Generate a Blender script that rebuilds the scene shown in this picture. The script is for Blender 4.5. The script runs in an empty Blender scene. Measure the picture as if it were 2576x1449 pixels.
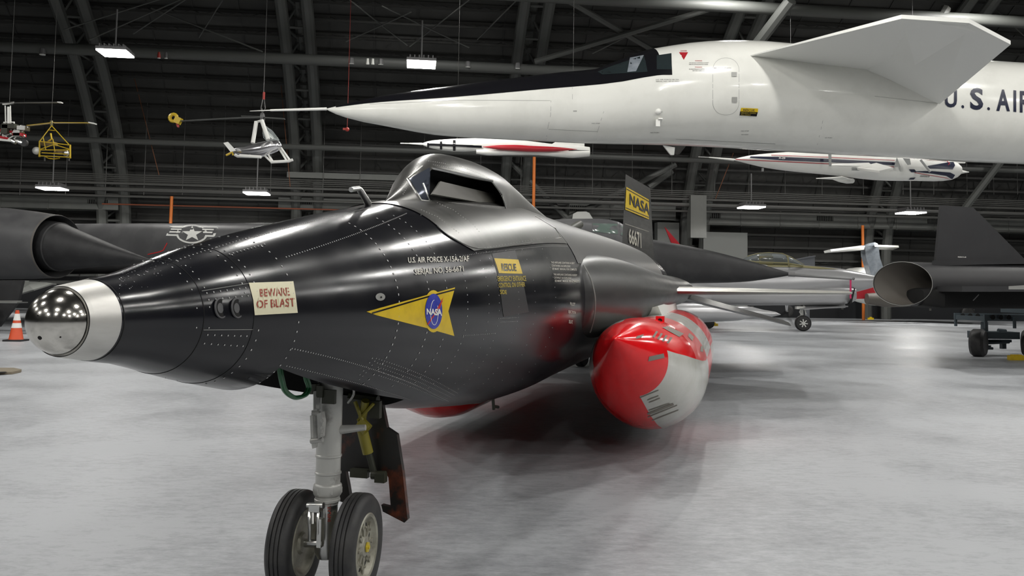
import bpy, bmesh, math, random
from math import sin, cos, pi, radians, atan2, hypot, sqrt, tan
from mathutils import Vector, Matrix
from mathutils.bvhtree import BVHTree
SC = bpy.context.scene
COL = SC.collection
random.seed(7)

# ------------------------------------------------------------------ camera
FPX, CX, CY, CH = 2187.0, 1288.0, 590.0, 1.37
PITCH, ROLL = radians(3.55), radians(0.9)
cF = Vector((0, cos(PITCH), sin(PITCH)))
_u = Vector((0, -sin(PITCH), cos(PITCH))); _r = Vector((1, 0, 0))
cR = _r * cos(ROLL) + _u * sin(ROLL)
cU = _u * cos(ROLL) - _r * sin(ROLL)
CAM = Vector((0, 0, CH))
cam = bpy.data.objects.new('camera', bpy.data.cameras.new('camera')); COL.objects.link(cam)
m = Matrix((cR, cU, -cF)).transposed().to_4x4(); m.translation = CAM
cam.matrix_world = m
cam.data.sensor_width = 36; cam.data.lens = 36 * FPX / 2576
cam.data.shift_y = (590 - 724.5) / 2576
cam.data.clip_start = .05; cam.data.clip_end = 400
SC.camera = cam

# ------------------------------------------------------------------ world, exposure
w = bpy.data.worlds.new('world'); SC.world = w; w.use_nodes = True
w.node_tree.nodes['Background'].inputs[0].default_value = (.9, .95, 1, 1)
w.node_tree.nodes['Background'].inputs[1].default_value = 0.02
SC.view_settings.view_transform = 'Standard'
SC.view_settings.look = 'None'
SC.view_settings.exposure = 0.32
SC.view_settings.gamma = 1
SC.view_settings.use_curve_mapping = False
try:
    SC.cycles.use_denoising = True
    SC.cycles.max_bounces = 8; SC.cycles.diffuse_bounces = 4; SC.cycles.glossy_bounces = 4
    SC.cycles.sample_clamp_indirect = 6
except Exception: pass

LAMP_W = 620.0      # power of each high bay lamp
LAMPCOL = (1, .985, .955)

# ------------------------------------------------------------------ pixel <-> space helpers
def ray(px, py):
    return cF + cR * ((px - CX) / FPX) + cU * ((CY - py) / FPX)
def at(px, py, y):
    r = ray(px, py); return CAM + r * (y / r.y)
def onplane(px, py, P0, n):
    r = ray(px, py); return CAM + r * ((P0 - CAM).dot(n) / r.dot(n))
def onfloor(px, py, z=0.0):
    return onplane(px, py, Vector((0, 0, z)), Vector((0, 0, 1)))
Z = Vector((0, 0, 1))

# ------------------------------------------------------------------ materials
def mat(name, c, rough=.5, metal=0., c2=None, scale=6., mixlo=.45, mixhi=.62, rvar=0., bump=0., bscale=40., spec=.5, emit=None, estr=0., coat=0., stretch=None, trans=0., detail=6):
    mt = bpy.data.materials.new(name); mt.use_nodes = True
    nt = mt.node_tree; b = nt.nodes['Principled BSDF']
    c = tuple(c) + (1,) if len(c) == 3 else c
    b.inputs['Base Color'].default_value = c
    b.inputs['Roughness'].default_value = rough
    b.inputs['Metallic'].default_value = metal
    b.inputs['Specular IOR Level'].default_value = spec
    b.inputs['Coat Weight'].default_value = coat
    b.inputs['Transmission Weight'].default_value = trans
    if emit:
        b.inputs['Emission Color'].default_value = tuple(emit) + (1,)
        b.inputs['Emission Strength'].default_value = estr
    if c2 or rvar or bump:
        tc = nt.nodes.new('ShaderNodeTexCoord'); mp = nt.nodes.new('ShaderNodeMapping')
        nt.links.new(tc.outputs['Object'], mp.inputs[0])
        if stretch: mp.inputs['Scale'].default_value = stretch
        nz = nt.nodes.new('ShaderNodeTexNoise'); nz.inputs['Scale'].default_value = scale; nz.inputs['Detail'].default_value = detail
        nz.inputs['Roughness'].default_value = .62
        nt.links.new(mp.outputs[0], nz.inputs[0])
        mr = nt.nodes.new('ShaderNodeMapRange'); mr.inputs[1].default_value = mixlo; mr.inputs[2].default_value = mixhi
        nt.links.new(nz.outputs[0], mr.inputs[0])
        if c2:
            mx = nt.nodes.new('ShaderNodeMix'); mx.data_type = 'RGBA'
            mx.inputs[6].default_value = c; mx.inputs[7].default_value = tuple(c2) + (1,)
            nt.links.new(mr.outputs[0], mx.inputs[0]); nt.links.new(mx.outputs[2], b.inputs['Base Color'])
        if rvar:
            m2 = nt.nodes.new('ShaderNodeMapRange'); m2.inputs[3].default_value = rough; m2.inputs[4].default_value = rough + rvar
            nt.links.new(mr.outputs[0], m2.inputs[0]); nt.links.new(m2.outputs[0], b.inputs['Roughness'])
        if bump:
            n2 = nt.nodes.new('ShaderNodeTexNoise'); n2.inputs['Scale'].default_value = bscale; n2.inputs['Detail'].default_value = 4
            nt.links.new(mp.outputs[0], n2.inputs[0])
            bp = nt.nodes.new('ShaderNodeBump'); bp.inputs['Strength'].default_value = bump; bp.inputs['Distance'].default_value = .02
            nt.links.new(n2.outputs[0], bp.inputs['Height']); nt.links.new(bp.outputs[0], b.inputs['Normal'])
    return mt
M = {}
M['black'] = mat('black_paint', (.0075, .008, .011), .13, c2=(.013, .013, .015), scale=2.2, mixlo=.3, mixhi=.8, rvar=.14, spec=.42)
M['black2'] = mat('scuffed_black', (.02, .02, .021), .3, c2=(.05, .05, .048), scale=2., mixlo=.3, mixhi=.85, rvar=.15, stretch=(1, 1, 5))
M['flat'] = mat('flat_black', (.012, .012, .013), .6, c2=(.02, .02, .021), scale=3)
M['flatgrey'] = mat('flat_dark_grey', (.075, .075, .078), .42, c2=(.095, .095, .097), scale=1.5, rvar=.1)
M['d21'] = mat('charcoal_paint', (.022, .022, .024), .5, c2=(.027, .027, .029), scale=1)
M['void'] = mat('void_black', (.004, .004, .004), .9)
M['steel'] = mat('brushed_steel', (.66, .65, .62), .42, .9, c2=(.58, .57, .54), scale=5, mixlo=.3, mixhi=.8, rvar=.1, stretch=(1, 8, 8))
M['chrome'] = mat('polished_ball', (.62, .60, .56), .11, 1., c2=(.58, .56, .52), scale=4, rvar=.08)
M['skin'] = mat('worn_skin', (.10, .10, .096), .3, .75, c2=(.20, .197, .187), scale=2.2, mixlo=.25, mixhi=.85, rvar=.12, stretch=(6, 1.2, 1.2))
M['frame'] = mat('bare_metal', (.6, .6, .58), .28, 1.)
M['rivet'] = mat('rivet_metal', (.45, .45, .44), .5)
M['silver'] = mat('silver_paint', (.50, .50, .51), .32, .45, c2=(.46, .46, .47), scale=1, mixlo=.2, mixhi=.8)
M['strut'] = mat('strut_enamel', (.42, .42, .40), .35, .25, c2=(.16, .155, .14), scale=11, mixlo=.55, mixhi=.78, rvar=.2)
M['rubber'] = mat('rubber', (.022, .022, .023), .55, c2=(.035, .034, .033), scale=12)
M['white'] = mat('white_paint', (.80, .80, .75), .16, c2=(.76, .76, .71), scale=1.4, coat=.3)
M['white2'] = mat('matt_white', (.8, .8, .76), .4)
M['canard'] = mat('canard_white', (.84, .84, .80), .4)
M['anti'] = mat('antiglare_black', (.008, .008, .01), .16)
M['glass'] = mat('cockpit_glass', (.02, .028, .03), .05, spec=.8)
M['red'] = mat('tank_red', (.85, .010, .014), .16, coat=.2, spec=.4, c2=(.76, .008, .012), scale=3)
M['tankwhite'] = mat('tank_white', (.62, .62, .58), .2, coat=.3, c2=(.55, .55, .50), scale=3)
M['pinkred'] = mat('pink_red', (.72, .10, .10), .3, coat=.3)  # paler pink red for the band across the tank tops
M['yellow'] = mat('yellow_decal', (.72, .50, .01), .35, c2=(.62, .42, .01), scale=9)
M['yellowt'] = mat('yellow_lettering', (.5, .38, .04), .5)
M['cream'] = mat('cream_placard', (.72, .68, .48), .5)
M['brownred'] = mat('red_stencil', (.32, .05, .03), .6)
M['lightink'] = mat('pale_lettering', (.55, .53, .46), .5)
M['navy'] = mat('navy_lettering', (.012, .016, .04), .35)
M['blue'] = mat('emblem_blue', (.02, .035, .35), .35, c2=(.05, .06, .42), scale=30)
M['redink'] = mat('red_ink', (.55, .02, .02), .5)
M['greyink'] = mat('grey_ink', (.2, .2, .19), .6)
M['line'] = mat('panel_gap', (.25, .25, .235), .6)
M['tape'] = mat('grey_tape', (.22, .20, .17), .6)
M['orange'] = mat('orange_pipe', (.62, .16, .02), .5)
M['conc'] = None
M['olive'] = mat('olive_paint', (.20, .18, .08), .5)
M['ylw'] = mat('yellow_enamel', (.55, .42, .03), .4)
M['rotoryellow'] = mat('yellow_frame', (.55, .38, .02), .4)
M['bluegrey'] = mat('cart_bluegrey', (.045, .06, .07), .5)
M['duct'] = mat('duct_grey', (.11, .114, .105), .6, c2=(.09, .094, .088), scale=.6)
M['steelwork'] = mat('steelwork_grey', (.07, .073, .068), .6)
M['purlin'] = mat('purlin_dark', (.035, .035, .033), .7)
M['conduit'] = mat('conduit', (.075, .075, .07), .5)
M['door'] = mat('gear_door_paint', (.012, .011, .010), .35, c2=(.16, .035, .012), scale=4, mixlo=.56, mixhi=.70)
M['green'] = mat('green_hose', (.01, .09, .03), .35)
M['gearyellow'] = mat('gear_yellow', (.22, .19, .02), .45)
M['dgreen'] = mat('dark_primer', (.03, .032, .02), .5)
M['cone'] = mat('cone_orange', (.6, .07, .015), .5)
M['wood'] = mat('tan_board', (.12, .10, .07), .7)
M['bubble'] = mat('bubble_plastic', (.75, .8, .8), .05, trans=.85)
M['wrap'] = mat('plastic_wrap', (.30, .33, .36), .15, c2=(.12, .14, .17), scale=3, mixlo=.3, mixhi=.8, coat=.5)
M['panelgrey'] = mat('wall_panel_grey', (.12, .125, .118), .7)
M['lamp'] = mat('lamp_lens', (1, 1, 1), .5, emit=(1, .97, .9), estr=30)
M['lampbody'] = mat('lamp_housing', (.12, .12, .12), .5)
M['pipered'] = mat('red_pipe', (.35, .03, .02), .5)
M['xred'] = mat('maroon_red', (.4, .02, .03), .3)
M['nozzle'] = mat('nozzle_brown', (.10, .09, .078), .6)
M['ltgreen'] = mat('pale_window', (.12, .16, .14), .1)
M['rug'] = mat('board_tan', (.2, .17, .12), .7)

# floor: pale worn concrete
def floor_mat():
    mt = bpy.data.materials.new('polished_concrete'); mt.use_nodes = True
    nt = mt.node_tree; b = nt.nodes['Principled BSDF']
    tc = nt.nodes.new('ShaderNodeTexCoord')
    def noise(sc, det, x, y):
        mp = nt.nodes.new('ShaderNodeMapping'); mp.inputs['Scale'].default_value = (x, y, 1)
        nt.links.new(tc.outputs['Object'], mp.inputs[0])
        n = nt.nodes.new('ShaderNodeTexNoise'); n.inputs['Scale'].default_value = sc; n.inputs['Detail'].default_value = det
        n.inputs['Roughness'].default_value = .65
        nt.links.new(mp.outputs[0], n.inputs[0]); return n
    n1 = noise(.5, 8, 1, 1); n2 = noise(8, 8, 1, 2.2); n3 = noise(30, 4, 1, 2)
    add = nt.nodes.new('ShaderNodeMath'); add.operation = 'MULTIPLY_ADD'; add.inputs[1].default_value = .55
    nt.links.new(n2.outputs[0], add.inputs[0]); nt.links.new(n1.outputs[0], add.inputs[2])
    ad2 = nt.nodes.new('ShaderNodeMath'); ad2.operation = 'MULTIPLY_ADD'; ad2.inputs[1].default_value = .3
    nt.links.new(n3.outputs[0], ad2.inputs[0]); nt.links.new(add.outputs[0], ad2.inputs[2])
    cr = nt.nodes.new('ShaderNodeValToRGB')
    e = cr.color_ramp.elements
    e[0].position = .62; e[0].color = (.165, .172, .182, 1)
    e[1].position = 1.15 if False else 1.0; e[1].color = (.405, .42, .44, 1)
    k = e.new(.84); k.color = (.302, .313, .33, 1)
    nt.links.new(ad2.outputs[0], cr.inputs[0]); nt.links.new(cr.outputs[0], b.inputs['Base Color'])
    mr = nt.nodes.new('ShaderNodeMapRange'); mr.inputs[1].default_value = .3; mr.inputs[2].default_value = .7
    mr.inputs[3].default_value = .34; mr.inputs[4].default_value = .55
    nt.links.new(n1.outputs[0], mr.inputs[0]); nt.links.new(mr.outputs[0], b.inputs['Roughness'])
    b.inputs['Specular IOR Level'].default_value = .45
    bp = nt.nodes.new('ShaderNodeBump'); bp.inputs['Strength'].default_value = .12; bp.inputs['Distance'].default_value = .01
    nt.links.new(n2.outputs[0], bp.inputs['Height']); nt.links.new(bp.outputs[0], b.inputs['Normal'])
    return mt
M['conc'] = floor_mat()
# corrugated dark roof skin
def roof_mat():
    mt = bpy.data.materials.new('roof_liner'); mt.use_nodes = True
    nt = mt.node_tree; b = nt.nodes['Principled BSDF']
    tc = nt.nodes.new('ShaderNodeTexCoord')
    n = nt.nodes.new('ShaderNodeTexNoise'); n.inputs['Scale'].default_value = .35; n.inputs['Detail'].default_value = 6
    nt.links.new(tc.outputs['Object'], n.inputs[0])
    cr = nt.nodes.new('ShaderNodeValToRGB')
    cr.color_ramp.elements[0].position = .35; cr.color_ramp.elements[0].color = (.032, .032, .030, 1)
    cr.color_ramp.elements[1].position = .7; cr.color_ramp.elements[1].color = (.062, .062, .058, 1)
    nt.links.new(n.outputs[0], cr.inputs[0]); nt.links.new(cr.outputs[0], b.inputs['Base Color'])
    b.inputs['Roughness'].default_value = .75
    return mt
M['roof'] = roof_mat()

# ------------------------------------------------------------------ mesh building
class MB:
    def __init__(s): s.v = []; s.f = []; s.m = []
    def add(s, vs, fs, mi=0):
        o = len(s.v); s.v += [Vector(p) for p in vs]
        s.f += [tuple(o + i for i in f) for f in fs]; s.m += [mi] * len(fs); return s
    def loft(s, rings, caps=(True, True), mi=0, closed=True):
        n = len(rings[0]); vs = [p for r in rings for p in r]; fs = []
        for i in range(len(rings) - 1):
            for j in range(n if closed else n - 1):
                k = (j + 1) % n
                fs.append((i*n + j, i*n + k, (i+1)*n + k, (i+1)*n + j))
        if caps[0]: fs.append(tuple(range(n))[::-1])
        if caps[1]: fs.append(tuple((len(rings)-1)*n + j for j in range(n)))
        return s.add(vs, fs, mi)
    def rod(s, a, b, r, r2=None, n=10, mi=0):
        a = Vector(a); b = Vector(b); d = (b - a).normalized()
        x = d.orthogonal().normalized(); y = d.cross(x); r2 = r if r2 is None else r2
        R = [[c + (x*cos(2*pi*j/n) + y*sin(2*pi*j/n))*q for j in range(n)] for c, q in ((a, r), (b, r2))]
        return s.loft(R, mi=mi)
    def tube(s, pts, r, n=8, mi=0):
        pts = [Vector(p) for p in pts]; R = []; px = None
        for i, p in enumerate(pts):
            d = (pts[min(i+1, len(pts)-1)] - pts[max(i-1, 0)]).normalized()
            if px is None: x = d.orthogonal().normalized()
            else:
                x = (px - d*px.dot(d))
                x = x.normalized() if x.length > 1e-6 else d.orthogonal().normalized()
            px = x; y = d.cross(x); q = r[i] if isinstance(r, (list, tuple)) else r
            R.append([p + (x*cos(2*pi*j/n) + y*sin(2*pi*j/n))*q for j in range(n)])
        return s.loft(R, mi=mi)
    def lathe(s, c, axis, prof, n=32, mi=0, caps=(True, True)):
        axis = Vector(axis).normalized(); x = axis.orthogonal().normalized(); y = axis.cross(x); c = Vector(c)
        return s.loft([[c + axis*h + (x*cos(2*pi*j/n) + y*sin(2*pi*j/n))*max(r, 1e-4) for j in range(n)] for h, r in prof], caps=caps, mi=mi)
    def box(s, c, X, Y, Zv, mi=0):
        c = Vector(c); X = Vector(X)/2; Y = Vector(Y)/2; Zv = Vector(Zv)/2
        vs = [c + X*i + Y*j + Zv*k for i in (-1, 1) for j in (-1, 1) for k in (-1, 1)]
        return s.add(vs, [(0,1,3,2),(4,6,7,5),(0,4,5,1),(2,3,7,6),(0,2,6,4),(1,5,7,3)], mi)
    def beam(s, a, b, w, h, up=Z, mi=0):
        a = Vector(a); b = Vector(b); d = b - a; y = up.cross(d).normalized(); u = d.cross(y).normalized()
        return s.box((a + b)/2, d, y*w, u*h, mi)
    def slab(s, poly, th, mi=0):
        poly = [Vector(p) for p in poly]; n = Vector((0, 0, 0))
        for i in range(len(poly)): n += poly[i].cross(poly[(i+1) % len(poly)])
        n.normalize(); th = Vector(th) if isinstance(th, (Vector, tuple)) else n*th
        k = len(poly); vs = [p - th/2 for p in poly] + [p + th/2 for p in poly]
        fs = [tuple(range(k))[::-1], tuple(range(k, 2*k))] + [(i, (i+1) % k, k + (i+1) % k, k + i) for i in range(k)]
        return s.add(vs, fs, mi)
    def sphere(s, c, r, n=16, mi=0, sc=(1, 1, 1)):
        c = Vector(c); R = []
        for i in range(n//2 + 1):
            t = pi*i/(n//2); R.append([c + Vector((sc[0]*r*max(sin(t), .004)*cos(2*pi*j/n), sc[1]*r*max(sin(t), .004)*sin(2*pi*j/n), sc[2]*r*cos(t))) for j in range(n)])
        return s.loft(R, mi=mi)
    def mesh(s, name, mats, Minv=None, smooth=True, ang=35):
        me = bpy.data.meshes.new(name)
        vs = [Minv @ p for p in s.v] if Minv else s.v
        me.from_pydata([tuple(p) for p in vs], [], s.f)
        for x in (mats if isinstance(mats, (list, tuple)) else [mats]): me.materials.append(x)
        me.polygons.foreach_set('material_index', s.m)
        bm = bmesh.new(); bm.from_mesh(me); bmesh.ops.recalc_face_normals(bm, faces=bm.faces); bm.to_mesh(me); bm.free()
        if smooth:
            me.polygons.foreach_set('use_smooth', [True]*len(me.polygons))
            try: me.set_sharp_from_angle(angle=radians(ang))
            except Exception: pass
        me.update(); return me
def smoothpts(pts, k=5):
    pts = [Vector(p) for p in pts]; out = []
    for i in range(len(pts)-1):
        p0 = pts[max(i-1, 0)]; p1 = pts[i]; p2 = pts[i+1]; p3 = pts[min(i+2, len(pts)-1)]
        for j in range(k):
            t = j/k; out.append(.5*((2*p1) + (p2-p0)*t + (2*p0-5*p1+4*p2-p3)*t*t + (3*p1-p0-3*p2+p3)*t**3))
    return out + [pts[-1]]
def projpx(P):
    d = P - CAM; z = d.dot(cF); return CX + FPX*d.dot(cR)/z, CY - FPX*d.dot(cU)/z
def rootmat(o):
    while o.parent: o = o.parent
    return o.matrix_basis.copy()
def part(name, mb, mats, parent=None, smooth=True, ang=35, label=None, kind=None):
    Mi = rootmat(parent).inverted() if parent else None
    me = mb.mesh(name, mats, Mi, smooth, ang)
    o = bpy.data.objects.new(name, me); COL.objects.link(o)
    if parent: o.parent = parent
    if label: o['label'] = label
    if kind: o['kind'] = kind
    return o
def tag(o, label, cat, group=None):
    o['label'] = label; o['category'] = cat
    if group: o['group'] = group
    return o
def thing(name, label, cat, loc=(0, 0, 0), group=None, basis=None):
    o = bpy.data.objects.new(name, None); COL.objects.link(o); o.empty_display_size = .2
    if basis: o.matrix_basis = basis
    else: o.location = loc; o.matrix_basis = Matrix.Translation(Vector(loc))
    return tag(o, label, cat, group)
def single(name, mb, mats, label, cat, group=None, loc=None, **k):
    if loc is None:
        xs = [p.x for p in mb.v]; ys = [p.y for p in mb.v]; zs = [p.z for p in mb.v]
        loc = ((min(xs)+max(xs))/2, (min(ys)+max(ys))/2, min(zs))
    T = Matrix.Translation(Vector(loc))
    o = bpy.data.objects.new(name, mb.mesh(name, mats, T.inverted(), **k)); COL.objects.link(o); o.matrix_basis = T
    return tag(o, label, cat, group)
def structure(name, mb, mats, parent=None, **k):
    o = part(name, mb, mats, parent, **k)
    if not parent: o['kind'] = 'structure'
    return o

# ---- decals lying on a surface
def bvh_of(obs):
    vs = []; fs = []
    for o in (obs if isinstance(obs, (list, tuple)) else [obs]):
        mw = rootmat(o) if o.parent else o.matrix_basis
        n = len(vs); vs += [mw @ v.co for v in o.data.vertices]; fs += [tuple(n + i for i in p.vertices) for p in o.data.polygons]
    return BVHTree.FromPolygons(vs, fs)
def cutgrid(bm, step):
    xs = [v.co.x for v in bm.verts]; ys = [v.co.y for v in bm.verts]
    for ax, lo, hi in ((0, min(xs), max(xs)), (1, min(ys), max(ys))):
        k = lo + step
        while k < hi:
            co = [0, 0, 0]; no = [0, 0, 0]; co[ax] = k; no[ax] = 1
            bmesh.ops.bisect_plane(bm, geom=bm.verts[:] + bm.edges[:] + bm.faces[:], plane_co=co, plane_no=no)
            k += step
def hitpx(bvh, px, py, off=.002):
    r = ray(px, py).normalized()
    h = bvh.ray_cast(CAM, r)
    if h[0] is None: return None
    n = h[1] if h[1].dot(r) < 0 else -h[1]
    return h[0] + n*off
def wrapbm(bm, bvh, off):
    dead = []
    for v in bm.verts:
        p = hitpx(bvh, v.co.x, v.co.y, off)
        if p is None: dead.append(v)
        else: v.co = p
    bmesh.ops.delete(bm, geom=dead, context='VERTS')
def frombm(bm):
    mb = MB(); bm.verts.ensure_lookup_table()
    mb.add([v.co.copy() for v in bm.verts], [tuple(v.index for v in f.verts) for f in bm.faces]); return mb
def polydecal(mb, bvh, polys, off=.002, step=12, mi=0):
    for poly in polys:
        bm = bmesh.new(); vs = [bm.verts.new((x, y, 0)) for x, y in poly]; bm.faces.new(vs)
        bmesh.ops.triangulate(bm, faces=bm.faces[:])
        cutgrid(bm, step); wrapbm(bm, bvh, off); bm.verts.index_update()
        q = frombm(bm); bm.free(); mb.add(q.v, q.f, mi)
    return mb
_tc = {}
def textbm(s, bold=0.0):
    cu = bpy.data.curves.new('t', 'FONT'); cu.body = s; cu.size = 1; cu.offset = bold; cu.resolution_u = 3
    ob = bpy.data.objects.new('t', cu); COL.objects.link(ob)
    dg = bpy.context.evaluated_depsgraph_get(); dg.update()
    me = bpy.data.meshes.new_from_object(ob.evaluated_get(dg))
    bm = bmesh.new(); bm.from_mesh(me)
    bpy.data.objects.remove(ob); bpy.data.curves.remove(cu); bpy.data.meshes.remove(me)
    xs = [v.co.x for v in bm.verts]; ys = [v.co.y for v in bm.verts]
    x0, x1, y0, y1 = min(xs), max(xs), min(ys), max(ys)
    for v in bm.verts: v.co = Vector(((v.co.x - x0)/(x1 - x0), (v.co.y - y0)/(y1 - y0), 0))
    return bm
def textdecal(mb, bvh, s, tl, tr, br, bl, off=.003, bold=.01, mi=0, step=5):
    bm = textbm(s, bold)
    for v in bm.verts:
        a, b = v.co.x, v.co.y
        x = (bl[0]*(1-a) + br[0]*a)*(1-b) + (tl[0]*(1-a) + tr[0]*a)*b
        y = (bl[1]*(1-a) + br[1]*a)*(1-b) + (tl[1]*(1-a) + tr[1]*a)*b
        v.co = Vector((x, y, 0))
    cutgrid(bm, step); wrapbm(bm, bvh, off); bm.verts.index_update(); q = frombm(bm); bm.free()
    mb.add(q.v, q.f, mi); return mb
def ell(cx, cy, rx, ry, n=32, a0=0, a1=2*pi):
    return [(cx + rx*cos(a0 + (a1-a0)*i/n), cy + ry*sin(a0 + (a1-a0)*i/n)) for i in range(n)]
def strip(pts, w):                                                   # thin ribbon quads along a pixel polyline
    out = []
    for (x0, y0), (x1, y1) in zip(pts, pts[1:]):
        d = hypot(x1-x0, y1-y0) or 1; nx, ny = -(y1-y0)/d*w/2, (x1-x0)/d*w/2
        out.append([(x0+nx, y0+ny), (x1+nx, y1+ny), (x1-nx, y1-ny), (x0-nx, y0-ny)])
    return out
def interp(x, xs, ys):
    if x <= xs[0]: return ys[0]
    for i in range(len(xs)-1):
        if x <= xs[i+1]:
            t = (x - xs[i])/(xs[i+1] - xs[i]); return ys[i]*(1-t) + ys[i+1]*t
    return ys[-1]
def sinterp(x, xs, ys):                                              # smooth (Catmull-Rom like) interpolation
    n = len(xs)
    if x <= xs[0]: return ys[0]
    if x >= xs[-1]: return ys[-1]
    i = max(k for k in range(n-1) if xs[k] <= x)
    def sl(k):
        if k == 0: return (ys[1]-ys[0])/(xs[1]-xs[0])
        if k == n-1: return (ys[-1]-ys[-2])/(xs[-1]-xs[-2])
        a = (ys[k]-ys[k-1])/(xs[k]-xs[k-1]); b = (ys[k+1]-ys[k])/(xs[k+1]-xs[k])
        return 0 if a*b < 0 else (a+b)/2
    h = xs[i+1]-xs[i]; t = (x-xs[i])/h
    return (2*t**3-3*t*t+1)*ys[i] + (t**3-2*t*t+t)*h*sl(i) + (-2*t**3+3*t*t)*ys[i+1] + (t**3-t*t)*h*sl(i+1)

# =================================================================== the hall
WS = radians(6.5)
wd = Vector((cos(WS), sin(WS), 0)); wn = Vector((-sin(WS), cos(WS), 0))     # along the far wall / towards it
DW = 46.5
def wp(px, py, v):                                                   # point of plane at distance v towards the far wall
    return onplane(px, py, wn*v, wn)
def W3(q, v, h): return wd*q + wn*v + Z*h
fl = MB(); fl.add([W3(-70, -34, 0), W3(70, -34, 0), W3(70, DW, 0), W3(-70, DW, 0)], [(0, 1, 2, 3)])
structure('floor', fl, M['conc'])
# vault
VC, VA, HB, VH = 8.0, DW - 8.0, 2.5, 19.5
def vault(tau): return VC + VA*cos(tau), HB + VH*sin(tau)
prof = [(DW, 0), (DW, HB)] + [vault(radians(t)) for t in range(4, 177, 4)] + [(VC - VA, HB), (VC - VA, 0)]
cl = MB(); cl.loft([[W3(q, v, h) for v, h in prof[1:-1]] for q in (-70, 70)], caps=(False, False), closed=False)
ceiling = structure('ceiling', cl, M['roof'], smooth=True)
for nm, (v0, q) in {'far': (DW, 0), 'near': (VC - VA, 0)}.items():
    wl = MB(); wl.add([W3(-70, v0, 0), W3(70, v0, 0), W3(70, v0, HB), W3(-70, v0, HB)], [(0, 1, 2, 3)])
    structure('wall_' + nm, wl, mat('wall_sheet_' + nm, (.05, .053, .05), .7, c2=(.07, .073, .07), scale=.5, stretch=(1, 1, 6)))
for nm, q in (('left', -70), ('right', 70)):
    wl = MB(); wl.add([W3(q, v, h) for v, h in prof], [tuple(range(len(prof)))])
    structure('wall_' + nm, wl, M['roof'])
# dark curtain band along the foot of the far wall
bb = MB(); bb.box(W3(0, DW - .3, .62), wd*139, wn*.2, Z*1.24)
structure('baseboard_far', bb, mat('curtain_black', (.008, .009, .011), .8))
bs = MB()
for i in range(-12, 14): bs.box(W3(i*2.6 + .4, DW - .42, .55), wd*.13, wn*.03, Z*.13)
structure('trim_1', bs, M['conduit'])
# ribs, purlins
for i, px in enumerate((-330, 292, 775, 1290, 1742, 2200, 2700)):
    base = wp(px, 560, DW - 1.2); q0 = base.dot(wd)
    rb = MB()
    for dq in (-.55, .55):
        pts = [W3(q0 + dq, VC + (VA - 1.3)*cos(radians(t)), max(0, HB + (VH - 1.1)*sin(radians(t)))) for t in range(0, 100, 4)]
        rb.tube([W3(q0 + dq, DW - 1.3, 0)] + pts, .27, n=10)
    for dq in (0,):
        pts = [W3(q0 + dq, VC + (VA - .45)*cos(radians(t)), HB + (VH - .3)*sin(radians(t))) for t in range(0, 100, 4)]
        rb.tube(pts, .2, n=8)
    for t in range(2, 96, 4):
        a = lambda dq, r, t: W3(q0 + dq, VC + (VA - r)*cos(radians(t)), HB + (VH - r*.85)*sin(radians(t)))
        rb.rod(a(-.55, 1.3, t), a(0, .45, t + 2), .07, n=6); rb.rod(a(.55, 1.3, t), a(0, .45, t + 2), .07, n=6)
        rb.rod(a(0, .45, t + 2), a(-.55, 1.3, t + 4), .07, n=6); rb.rod(a(-.55, 1.3, t), a(.55, 1.3, t), .06, n=6)
    structure('arch_rib', rb, M['steelwork'], ceiling)
for k in range(24):
    t = radians(2.0 + k*2.05)
    v, h = vault(t); v -= .12*cos(t); h -= .12*sin(t)
    v2 = v - .55*cos(t); h2 = h - .55*sin(t)
    pr = MB(); pr.beam(W3(-30, v, h), W3(42, v, h), .12, .14); pr.beam(W3(-30, v2, h2), W3(42, v2, h2), .07, .09)
    for j in range(-30, 42):
        pr.rod(W3(j, v, h), W3(j + .5, v2, h2), .022, n=4); pr.rod(W3(j + .5, v2, h2), W3(j + 1, v, h), .022, n=4)
    structure('roof_purlin', pr, M['purlin'], ceiling, smooth=False)
sm = MB()
for j in range(-26, 42, 2):
    for k in range(0, 56, 4):
        (v, h), (v2, h2) = vault(radians(k)), vault(radians(k + 4))
        sm.beam(W3(j, v - .03, h - .03), W3(j, v2 - .03, h2 - .03), .06, .03)
structure('roof_seams', sm, M['purlin'], ceiling, smooth=False)
# bracing rods and struts under the roof
br = MB()
def wr(p0, p1, v0, v1, r): br.rod(wp(p0[0], p0[1], v0), wp(p1[0], p1[1], v1), r, n=8)
wr((1410, -10), (1640, 125), 36, 38.5, .13); wr((1345, 155), (1860, 0), 38.5, 36, .13)
wr((1270, 395), (1520, 640), 44, 44, .15); wr((1215, 655), (1700, 415), 44, 44, .15); wr((1690, 430), (1632, 472), 44, 44, .18)
wr((2400, 560), (2576, 330), 43, 41, .2); wr((1990, 0), (1700, 380), 34, 42, .25)
wr((2380, 20), (2360, 55), 35, 35, .22)
for a, b in (((160, 75), (460, -20)), ((225, 100), (520, -30)), ((335, 85), (480, -10)), ((500, 95), (560, 0)), ((380, 20), (660, 130)), ((870, 105), (1035, 30)), ((1025, 115), (880, 0)), ((1030, 118), (1180, 0)), ((1180, 120), (960, 15)), ((1200, 100), (1300, 0)), ((1490, 135), (1640, 60)), ((2470, -10), (2576, 90))):
    wr(a, b, 38, 37, .03)
structure('roof_bracing', br, M['steelwork'], ceiling)

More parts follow.
